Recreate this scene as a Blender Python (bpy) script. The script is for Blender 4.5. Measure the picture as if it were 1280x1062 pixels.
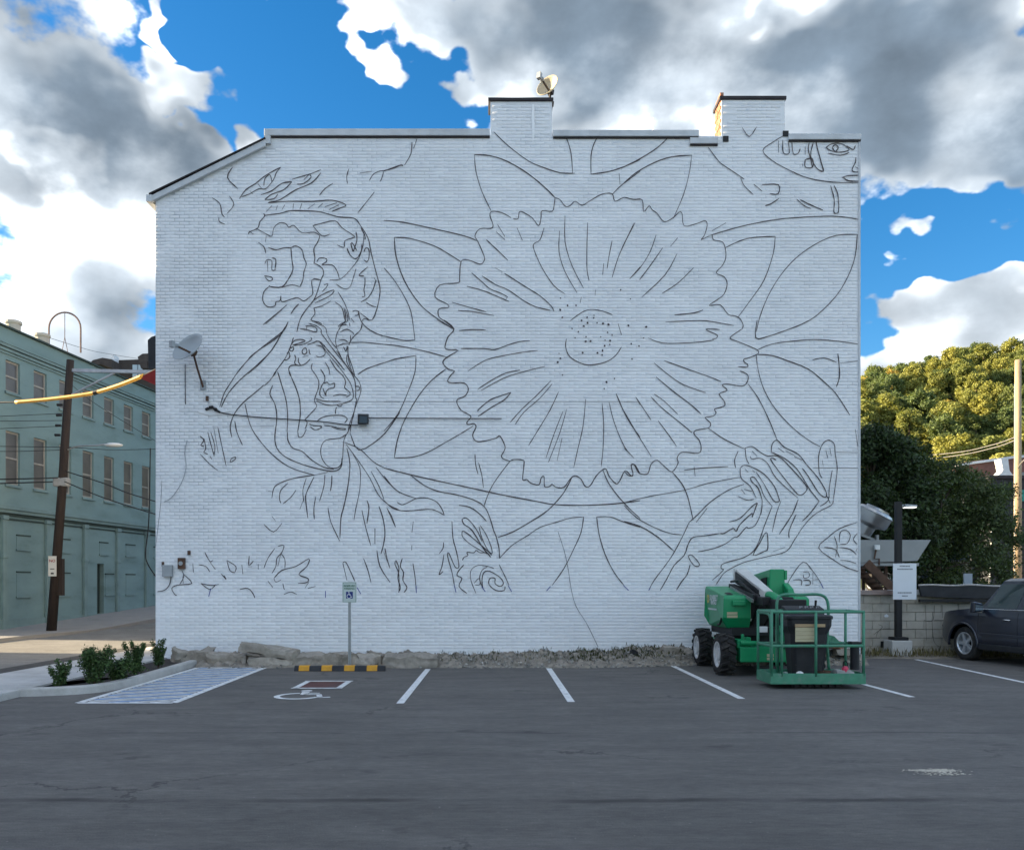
import bpy, bmesh, math, random
import numpy as np
from mathutils import Matrix, Vector, Euler
R = math.radians
for o in list(bpy.data.objects): bpy.data.objects.remove(o)
scene = bpy.context.scene
C = scene.collection

# ------------------------------------------------------------------ camera
F, VX, VY, H = 1050.0, 619.0, 731.0, 1.65      # focal length (px of 1280), vanishing point, eye height
cd = bpy.data.cameras.new('camera'); cam = bpy.data.objects.new('camera', cd); C.objects.link(cam)
cam.location = (0, 0, H); cam.rotation_euler = (R(90), 0, 0)
cd.sensor_width = 36; cd.lens = 36 * F / 1280
cd.shift_x = (640 - VX) / 1280; cd.shift_y = (VY - 531) / 1280
cd.clip_end = 3000
scene.camera = cam
def P(px, py, Y): return Vector(((px - VX) / F * Y, Y, H + (VY - py) / F * Y))
def G(px, py, z=0.0):
    Y = F * (H - z) / (py - VY); return Vector(((px - VX) / F * Y, Y, z))

# ------------------------------------------------------------------ light
SUN_EL, SUN_BACK = R(17), R(8)                 # low sun from the left, slightly behind the wall
sun_dir = Vector((-math.cos(SUN_BACK) * math.cos(SUN_EL), math.sin(SUN_BACK) * math.cos(SUN_EL), math.sin(SUN_EL)))
sl = bpy.data.lights.new('sun', 'SUN'); sl.energy = 4.8; sl.angle = R(0.6); sl.color = (1, .80, .52)
so = bpy.data.objects.new('sun', sl); C.objects.link(so)
so.rotation_euler = sun_dir.to_track_quat('Z', 'Y').to_euler(); so.location = (-30, 10, 40)
scene.view_settings.view_transform = 'Standard'; scene.view_settings.look = 'None'
scene.view_settings.gamma = 1; scene.view_settings.use_curve_mapping = False
scene.cycles.max_bounces = 4; scene.cycles.diffuse_bounces = 2; scene.cycles.glossy_bounces = 2; scene.cycles.transmission_bounces = 2
scene.view_settings.exposure = 2.03

# ------------------------------------------------------------------ sky with clouds
world = bpy.data.worlds.new('World'); scene.world = world; world.use_nodes = True
world.cycles.sampling_method = 'MANUAL'; world.cycles.sample_map_resolution = 256
nt = world.node_tree; nt.nodes.clear()
class N:
    """tiny node helper"""
    def __init__(s, nt): s.nt = nt
    def new(s, t, **k):
        n = s.nt.nodes.new(t)
        for a, b in k.items(): setattr(n, a, b)
        return n
    def put(s, sock, v):
        if isinstance(v, bpy.types.NodeSocket): s.nt.links.new(v, sock)
        elif v is not None: sock.default_value = v
    def math(s, op, a, b=None, c=None, clamp=False):
        n = s.new('ShaderNodeMath', operation=op, use_clamp=clamp)
        for i, v in enumerate((a, b, c)):
            if v is not None: s.put(n.inputs[i], v)
        return n.outputs[0]
    def vec(s, op, a, b=None, scale=None):
        n = s.new('ShaderNodeVectorMath', operation=op)
        s.put(n.inputs[0], a)
        if b is not None: s.put(n.inputs[1], b)
        if scale is not None: s.put(n.inputs['Scale'], scale)
        return n.outputs['Value'] if op in ('LENGTH', 'DOT_PRODUCT', 'DISTANCE') else n.outputs[0]
    def noise(s, v, scale, detail=5, rough=.55, dist=0, color=False):
        n = s.new('ShaderNodeTexNoise'); s.put(n.inputs['Vector'], v)
        n.inputs['Scale'].default_value = scale; n.inputs['Detail'].default_value = detail
        n.inputs['Roughness'].default_value = rough; n.inputs['Distortion'].default_value = dist
        return n.outputs['Color' if color else 'Fac']
    def rng(s, v, a, b, c=0, d=1, smooth=True):
        n = s.new('ShaderNodeMapRange', interpolation_type='SMOOTHSTEP' if smooth else 'LINEAR')
        s.put(n.inputs['Value'], v)
        for k, x in zip(('From Min', 'From Max', 'To Min', 'To Max'), (a, b, c, d)): n.inputs[k].default_value = x
        return n.outputs['Result']
    def mix(s, f, a, b, blend='MIX'):
        n = s.new('ShaderNodeMix', data_type='RGBA', blend_type=blend)
        s.put(n.inputs[0], f)
        for i, v in ((6, a), (7, b)):
            if isinstance(v, (tuple, list)) and len(v) == 3: v = (*v, 1)
            s.put(n.inputs[i], v)
        return n.outputs[2]
w = N(nt)
sky = w.new('ShaderNodeTexSky', sky_type='NISHITA', sun_disc=False)
sky.sun_elevation = SUN_EL; sky.sun_rotation = math.atan2(sun_dir.x, sun_dir.y)
sky.air_density = 1.0; sky.dust_density = .3; sky.ozone_density = 3.0
hs = w.new('ShaderNodeHueSaturation'); w.put(hs.inputs['Color'], sky.outputs[0])
hs.inputs['Saturation'].default_value = 1.33; hs.inputs['Value'].default_value = .58
d = w.new('ShaderNodeTexCoord').outputs['Generated']
sc = w.vec('MULTIPLY', d, (1, 1, 1.45))
dw = w.vec('ADD', d, w.vec('SCALE', w.vec('SUBTRACT', w.noise(sc, 8.5, 3, .62, color=True), (.5, .5, .5)), scale=.20))
def blob(px, py, rx, ry, rot, wt):
    """soft elliptical cloud bank around one sky direction"""
    c = Vector(((px - VX) / F, 1, (VY - py) / F)); L = c.length; c.normalize()
    right = Vector((c.y, -c.x, 0)).normalized(); up = right.cross(c)
    a = R(rot); e1 = right * math.cos(a) + up * math.sin(a); e2 = -right * math.sin(a) + up * math.cos(a)
    u = w.vec('DOT_PRODUCT', dw, tuple(e1 * (F * L / rx))); v = w.vec('DOT_PRODUCT', dw, tuple(e2 * (F * L / ry)))
    return w.rng(w.math('MULTIPLY_ADD', u, u, w.math('MULTIPLY', v, v)), 1.45, .0, 0, wt)
CLOUDS = [(40, 120, 210, 130, -28, .62), (150, 240, 190, 120, -25, .62), (110, 320, 150, 100, -20, .45), (60, 410, 190, 70, -10, .40), (190, 200, 80, 50, -20, .25),
          (232, 98, 62, 34, -25, .92), (358, 146, 58, 34, -28, .92), (300, 176, 36, 22, -20, .85), (215, 30, 26, 15, -30, .7),
          (600, 30, 240, 80, -22, .55), (800, 100, 290, 130, -10, .60), (1080, 110, 300, 130, -14, .66), (1240, 150, 160, 130, 0, .5), (450, 0, 120, 34, -10, .45),
          (1240, 470, 260, 120, 24, .9), (1195, 318, 38, 20, 0, 1.0), (1105, 335, 50, 18, -5, .95),
          # clear blue gaps
          (330, 70, 170, 120, 0, -.75), (430, 140, 160, 80, 0, -.75), (520, 175, 110, 40, 0, -.35), (1190, 315, 190, 66, 12, -1.0), (20, 350, 90, 24, 0, -.5), (270, 330, 90, 90, 0, -.35)]
SHADE = [(60, 110, 210, 100, -28, .85), (190, 220, 130, 90, -30, .65), (170, 330, 120, 90, -20, .55), (60, 400, 150, 60, 0, .6), (40, 270, 190, 90, -15, .4), (150, 110, 60, 60, 0, .3), (370, 30, 120, 60, -20, .3), (880, 70, 260, 80, -8, .5), (1130, 120, 320, 130, -20, .95), (1230, 200, 200, 110, 0, .6), (900, 150, 150, 36, 0, -.35), (720, 60, 130, 60, -15, .35), (1030, 10, 120, 35, -20, -.6), (560, 60, 110, 70, -30, -.35), (85, 225, 60, 36, -30, -.9), (45, 300, 60, 26, -10, -.6), (1250, 440, 200, 90, 20, -.25)]
low = w.noise(d, 2.3, 1, .5)
cov = w.math('MULTIPLY_ADD', low, .9, .08)
def total(bs):
    t = None
    for b in bs:
        v = blob(*b); t = v if t is None else w.math('ADD', t, v)
    return t
sep = w.new('ShaderNodeSeparateXYZ'); w.put(sep.inputs[0], d); ahead = w.rng(sep.outputs[1], .1, .35)      # the banks lie in the half of the sky ahead
cov = w.math('MULTIPLY_ADD', total(CLOUDS), ahead, cov)
f1 = w.noise(sc, 10.0, 5, .60)
dens = w.math('ADD', cov, w.math('MULTIPLY', w.math('SUBTRACT', f1, .5), 2.5))
alpha = w.rng(dens, .46, .86)
# cloud sides towards the sun are bright, thick parts and lee sides are grey
fa = w.noise(sc, 5.0, 2, .5); fb = w.noise(w.vec('ADD', sc, tuple(sun_dir * .06 + Vector((0, 0, .04)))), 5.0, 2, .5)
side = w.math('MULTIPLY', w.math('SUBTRACT', fb, fa), 5.5)
shade = w.math('ADD', w.math('MULTIPLY_ADD', total(SHADE), ahead, w.rng(dens, .6, 1.7, -.12, .5)), side)
shade = w.math('ADD', shade, w.math('MULTIPLY', w.math('SUBTRACT', f1, .5), -2.0))
CW, CG, CD = (5.7, 5.95, 6.2), (1.60, 1.80, 2.0), (.62, .82, 1.05)
ramp = w.mix(w.rng(shade, -.75, .50), CW, CG)
lit = w.mix(w.rng(shade, .25, 1.9), ramp, CD)
tex = w.math('MULTIPLY', w.rng(f1, .3, .7, .80, 1.22, False), w.rng(fa, .3, .7, .74, 1.28, False))
lit = w.vec('SCALE', lit, scale=tex)
skyc = w.mix(alpha, hs.outputs[0], lit)
bg = w.new('ShaderNodeBackground'); w.put(bg.inputs['Color'], skyc); bg.inputs['Strength'].default_value = .10
nt.links.new(bg.outputs[0], w.new('ShaderNodeOutputWorld').inputs[0])

# ------------------------------------------------------------------ materials
MATS = {}
def mat(name, col, rough=.7, metal=0.0, var=.15, scale=3.0, bump=0.0, bscale=40, island=0.0, spec=.4, dirt=None, dirt_amt=.5, dirt_scale=1.2, coat=0, coord='Object', stretch=None, objrand=0.0, trans=0.0, finevar=0.0):
    if name in MATS: return MATS[name]
    m = bpy.data.materials.new(name); m.use_nodes = True; t = m.node_tree
    n = N(t); bs = t.nodes['Principled BSDF']
    co = n.new('ShaderNodeTexCoord').outputs['Object'] if coord == 'Object' else n.new('ShaderNodeNewGeometry').outputs['Position']
    if stretch: co = n.vec('MULTIPLY', co, stretch)
    c = (*col, 1)
    v = n.rng(n.noise(co, scale, 6, .6), .25, .75, 1 - var, 1 + var, False)
    if finevar: v = n.math('MULTIPLY', v, n.rng(n.noise(co, scale * 37, 3, .7), .2, .8, 1 - finevar, 1 + finevar, False))
    if island: v = n.math('MULTIPLY', v, n.rng(n.new('ShaderNodeNewGeometry').outputs['Random Per Island'], 0, 1, 1 - island, 1 + island, False))
    if objrand: v = n.math('MULTIPLY', v, n.rng(n.new('ShaderNodeObjectInfo').outputs['Random'], 0, 1, 1 - objrand, 1 + objrand, False))
    out = n.vec('SCALE', c[:3], scale=v)
    if dirt:
        f = n.math('MULTIPLY', n.rng(n.noise(co, dirt_scale, 8, .65), .45, .75), dirt_amt)
        out = n.mix(f, out, dirt)
    n.put(bs.inputs['Base Color'], out)
    bs.inputs['Roughness'].default_value = rough; bs.inputs['Metallic'].default_value = metal
    bs.inputs['Specular IOR Level'].default_value = spec
    if coat: bs.inputs['Coat Weight'].default_value = coat; bs.inputs['Coat Roughness'].default_value = .08
    if bump:
        b = n.new('ShaderNodeBump'); b.inputs['Strength'].default_value = bump; b.inputs['Distance'].default_value = .01
        n.put(b.inputs['Height'], n.noise(co, bscale, 6, .65)); n.put(bs.inputs['Normal'], b.outputs[0])
    if trans:
        tr = n.new('ShaderNodeBsdfTranslucent'); n.put(tr.inputs['Color'], n.vec('MULTIPLY', out, (1.3, 1.25, .6)))
        mx = n.new('ShaderNodeMixShader'); mx.inputs[0].default_value = trans
        t.links.new(bs.outputs[0], mx.inputs[1]); t.links.new(tr.outputs[0], mx.inputs[2])
        t.links.new(mx.outputs[0], t.nodes['Material Output'].inputs[0])
    MATS[name] = m; return m
def glassy(name, col=(.02, .025, .03), rough=.05):
    m = mat(name, col, rough, var=.1, spec=.6); return m

# ------------------------------------------------------------------ mesh builder
WM = {}
class MB:
    def __init__(s): s.v = []; s.f = []; s.m = []
    def add(s, vs, fs, mi=0):
        k = len(s.v); s.v += [tuple(p) for p in vs]; s.f += [tuple(i + k for i in f) for f in fs]; s.m += [mi] * len(fs); return s
    def hexa(s, p, mi=0):       # 4 bottom (ccw from above) + 4 top
        return s.add(p, [(3, 2, 1, 0), (4, 5, 6, 7), (0, 1, 5, 4), (1, 2, 6, 5), (2, 3, 7, 6), (3, 0, 4, 7)], mi)
    def box(s, x0, x1, y0, y1, z0, z1, mi=0):
        return s.hexa([(x0, y0, z0), (x1, y0, z0), (x1, y1, z0), (x0, y1, z0), (x0, y0, z1), (x1, y0, z1), (x1, y1, z1), (x0, y1, z1)], mi)
    def obox(s, c, size, M=None, mi=0):
        c = Vector(c); M = M or Matrix.Identity(3); a, b, h = [x / 2 for x in size]
        return s.hexa([c + M @ Vector(q) for q in ((-a, -b, -h), (a, -b, -h), (a, b, -h), (-a, b, -h), (-a, -b, h), (a, -b, h), (a, b, h), (-a, b, h))], mi)
    def beam(s, p, q, wd, ht, mi=0, up=(0, 0, 1)):
        p, q = Vector(p), Vector(q); d = (q - p); L = d.length; d.normalize()
        sd = d.cross(Vector(up)).normalized(); u = sd.cross(d)
        return s.obox((p + q) / 2, (L, wd, ht), Matrix((d, sd, u)).transposed(), mi)
    def tube(s, pts, r, n=8, mi=0, cap=True, closed=False):
        pts = [Vector(p) for p in pts]; m = len(pts)
        rs = r if isinstance(r, (list, tuple)) else [r] * m
        vs = []; prev = None
        for i, p in enumerate(pts):
            a = pts[(i - 1) % m] if (i or closed) else p; b = pts[(i + 1) % m] if (i < m - 1 or closed) else p
            t = (b - a).normalized()
            if prev is None:
                u = t.cross(Vector((0, 0, 1)))
                if u.length < .05: u = t.cross(Vector((0, 1, 0)))
                u.normalize()
            else: u = (prev - t * prev.dot(t)).normalized()
            prev = u; wv = t.cross(u)
            for k in range(n):
                an = 2 * math.pi * k / n; vs.append(p + (u * math.cos(an) + wv * math.sin(an)) * rs[i])
        fs = []
        for i in range(m if closed else m - 1):
            j = (i + 1) % m
            for k in range(n): k2 = (k + 1) % n; fs.append((i * n + k, i * n + k2, j * n + k2, j * n + k))
        if cap and not closed: fs += [tuple(range(n - 1, -1, -1)), tuple((m - 1) * n + k for k in range(n))]
        return s.add(vs, fs, mi)
    def cyl(s, p, q, r0, r1=None, n=16, mi=0): return s.tube([p, q], [r0, r0 if r1 is None else r1], n, mi)
    def lathe(s, prof, n=24, M=None, mi=0, cap=True):      # profile of (r, h) about local z
        M = M or Matrix.Identity(4); vs = []; fs = []
        for r, h in prof:
            for k in range(n): a = 2 * math.pi * k / n; vs.append(M @ Vector((r * math.cos(a), r * math.sin(a), h)))
        for i in range(len(prof) - 1):
            for k in range(n): k2 = (k + 1) % n; fs.append((i * n + k, i * n + k2, (i + 1) * n + k2, (i + 1) * n + k))
        if cap: fs += [tuple(range(n - 1, -1, -1)), tuple((len(prof) - 1) * n + k for k in range(n))]
        return s.add(vs, fs, mi)
    def prism(s, poly, fn0, fn1, mi=0):          # polygon of 2D points mapped by fn0 (front) and fn1 (back)
        n = len(poly)
        vs = [fn0(*p) for p in poly] + [fn1(*p) for p in poly]
        return s.add(vs, [tuple(range(n)), tuple(range(2 * n - 1, n - 1, -1))] + [(i, i + n, (i + 1) % n + n, (i + 1) % n) for i in range(n)], mi)
    def build(s, name, mats, parent=None, local=False, bevel=0, smooth=False, fixn=True, kind=None):
        mats = mats if isinstance(mats, (list, tuple)) else [mats]
        v = np.array(s.v, dtype=float)
        if local: c = Vector((0, 0, 0))
        else: c = Vector(((v[:, 0].min() + v[:, 0].max()) / 2, (v[:, 1].min() + v[:, 1].max()) / 2, v[:, 2].min()))
        v = v - np.array(c)
        me = bpy.data.meshes.new(name); me.from_pydata(v.tolist(), [], s.f)
        for m in mats: me.materials.append(m)
        if len(mats) > 1: me.polygons.foreach_set('material_index', s.m)
        if fixn:
            bm = bmesh.new(); bm.from_mesh(me); bmesh.ops.recalc_face_normals(bm, faces=bm.faces); bm.to_mesh(me); bm.free()
        if smooth: me.shade_smooth() if smooth is True else me.set_sharp_from_angle(angle=R(smooth)) ; 
        if smooth and smooth is not True: me.polygons.foreach_set('use_smooth', [True] * len(me.polygons))
        return link(name, me, parent, c, local, bevel, kind)
def link(name, me, parent=None, c=Vector((0, 0, 0)), local=False, bevel=0, kind=None):
    o = bpy.data.objects.new(name, me); C.objects.link(o); o.location = c
    WM[o.name] = Matrix.Translation(c)
    if parent:
        o.parent = parent
        if not local: o.matrix_parent_inverse = WM[parent.name].inverted()
    if bevel:
        b = o.modifiers.new('bevel', 'BEVEL'); b.width = bevel; b.segments = 2; b.limit_method = 'ANGLE'; b.angle_limit = R(35)
    if kind: o['kind'] = kind
    return o
def tag(o, label, cat, group=None):
    o['label'] = label; o['category'] = cat
    if group: o['group'] = group
    return o
def thing(name, label, cat, loc=(0, 0, 0), rotz=0, group=None):
    o = bpy.data.objects.new(name, None); C.objects.link(o); o.empty_display_size = .2
    o.location = loc; o.rotation_euler = (0, 0, rotz)
    WM[o.name] = Matrix.Translation(Vector(loc)) @ Matrix.Rotation(rotz, 4, 'Z')
    return tag(o, label, cat, group)
def copy_tree(o, parent=None, loc=None, rotz=None):
    c = o.copy(); C.objects.link(c)
    if parent: c.parent = parent
    if loc is not None: c.location = loc
    if rotz is not None: c.rotation_euler = (0, 0, rotz)
    for ch in list(o.children): copy_tree(ch, c)
    return c
def structure(o): o['kind'] = 'structure'; return o
def ribbon(pts, wd):          # flat 2D stroke: returns 2D verts and quads
    n = len(pts); vs = []; fs = []
    for i, p in enumerate(pts):
        a = pts[max(i - 1, 0)]; b = pts[min(i + 1, n - 1)]
        tx, ty = b[0] - a[0], b[1] - a[1]; L = math.hypot(tx, ty) or 1
        h = (wd[i] if isinstance(wd, list) else wd) / 2
        nx, ny = -ty / L * h, tx / L * h
        vs += [(p[0] + nx, p[1] + ny), (p[0] - nx, p[1] - ny)]
        if i: fs.append((2 * i - 2, 2 * i - 1, 2 * i + 1, 2 * i))
    return vs, fs
def smooth_line(p, it=2):     # Catmull-Rom resampling
    if len(p) < 3: return p
    out = []
    for i in range(len(p) - 1):
        p0 = p[max(i - 1, 0)]; p1 = p[i]; p2 = p[i + 1]; p3 = p[min(i + 2, len(p) - 1)]
        for k in range(it + 1):
            t = k / (it + 1)
            out.append(tuple(.5 * (2 * p1[j] + (p2[j] - p0[j]) * t + (2 * p0[j] - 5 * p1[j] + 4 * p2[j] - p3[j]) * t * t + (3 * p1[j] - p0[j] - 3 * p2[j] + p3[j]) * t ** 3) for j in range(len(p1))))
    out.append(tuple(p[-1])); return out
def text_mesh(s, size, bold=0.0):
    cu = bpy.data.curves.new('text', 'FONT'); cu.body = s; cu.size = size; cu.align_x = 'CENTER'; cu.align_y = 'CENTER'; cu.offset = bold; cu.resolution_u = 3
    o = bpy.data.objects.new('text', cu); C.objects.link(o); bpy.context.view_layer.update()
    me = o.evaluated_get(bpy.context.evaluated_depsgraph_get()).to_mesh()
    v = [tuple(x.co) for x in me.vertices]; f = [tuple(p.vertices) for p in me.polygons]
    bpy.data.objects.remove(o); bpy.data.curves.remove(cu); return v, f
def np_quads(name, V, nq, mats, parent=None, c=(0, 0, 0), kind=None, local=False):
    """V: (nq,4,3) numpy quads -> one mesh"""
    me = bpy.data.meshes.new(name); V = V.reshape(-1, 3) - (0 if local else np.array(c))
    me.vertices.add(nq * 4); me.vertices.foreach_set('co', V.ravel())
    me.loops.add(nq * 4); me.loops.foreach_set('vertex_index', np.arange(nq * 4))
    me.polygons.add(nq); me.polygons.foreach_set('loop_start', np.arange(0, nq * 4, 4))
    try: me.polygons.foreach_set('loop_total', np.full(nq, 4))
    except Exception: pass
    me.update(calc_edges=True)
    me.materials.append(mats)
    return link(name, me, parent, Vector(c), local, 0, kind)
def leaves(rng, blobs, n, size, flat=.5, inner=.55):
    """leaf quads scattered in a set of ellipsoids (cx,cy,cz,rx,ry,rz)"""
    B = np.array(blobs); vol = (B[:, 3] * B[:, 4] * B[:, 5]) ** .7
    k = rng.choice(len(B), n, p=vol / vol.sum()); b = B[k]
    u = rng.normal(size=(n, 3)); u /= np.linalg.norm(u, axis=1)[:, None]
    rad = inner + (1 - inner) * rng.random(n) ** .6
    wob = 1 + .22 * np.sin(u[:, 0] * 5 + k) * np.cos(u[:, 2] * 6 + k * 2) + .12 * rng.normal(size=n)
    c = b[:, :3] + u * b[:, 3:] * (rad * wob)[:, None]
    nrm = u * (1 - flat) + rng.normal(size=(n, 3)) * .6 + np.array([0, 0, flat]); nrm /= np.linalg.norm(nrm, axis=1)[:, None]
    t = np.cross(nrm, rng.normal(size=(n, 3))); t /= np.linalg.norm(t, axis=1)[:, None]; s = np.cross(nrm, t)
    sz = size * (.6 + .8 * rng.random(n))[:, None]
    return np.stack([c - t * sz, c - s * sz * .5 + nrm * sz * .15, c + t * sz, c + s * sz * .5 + nrm * sz * .15], axis=1)
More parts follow.
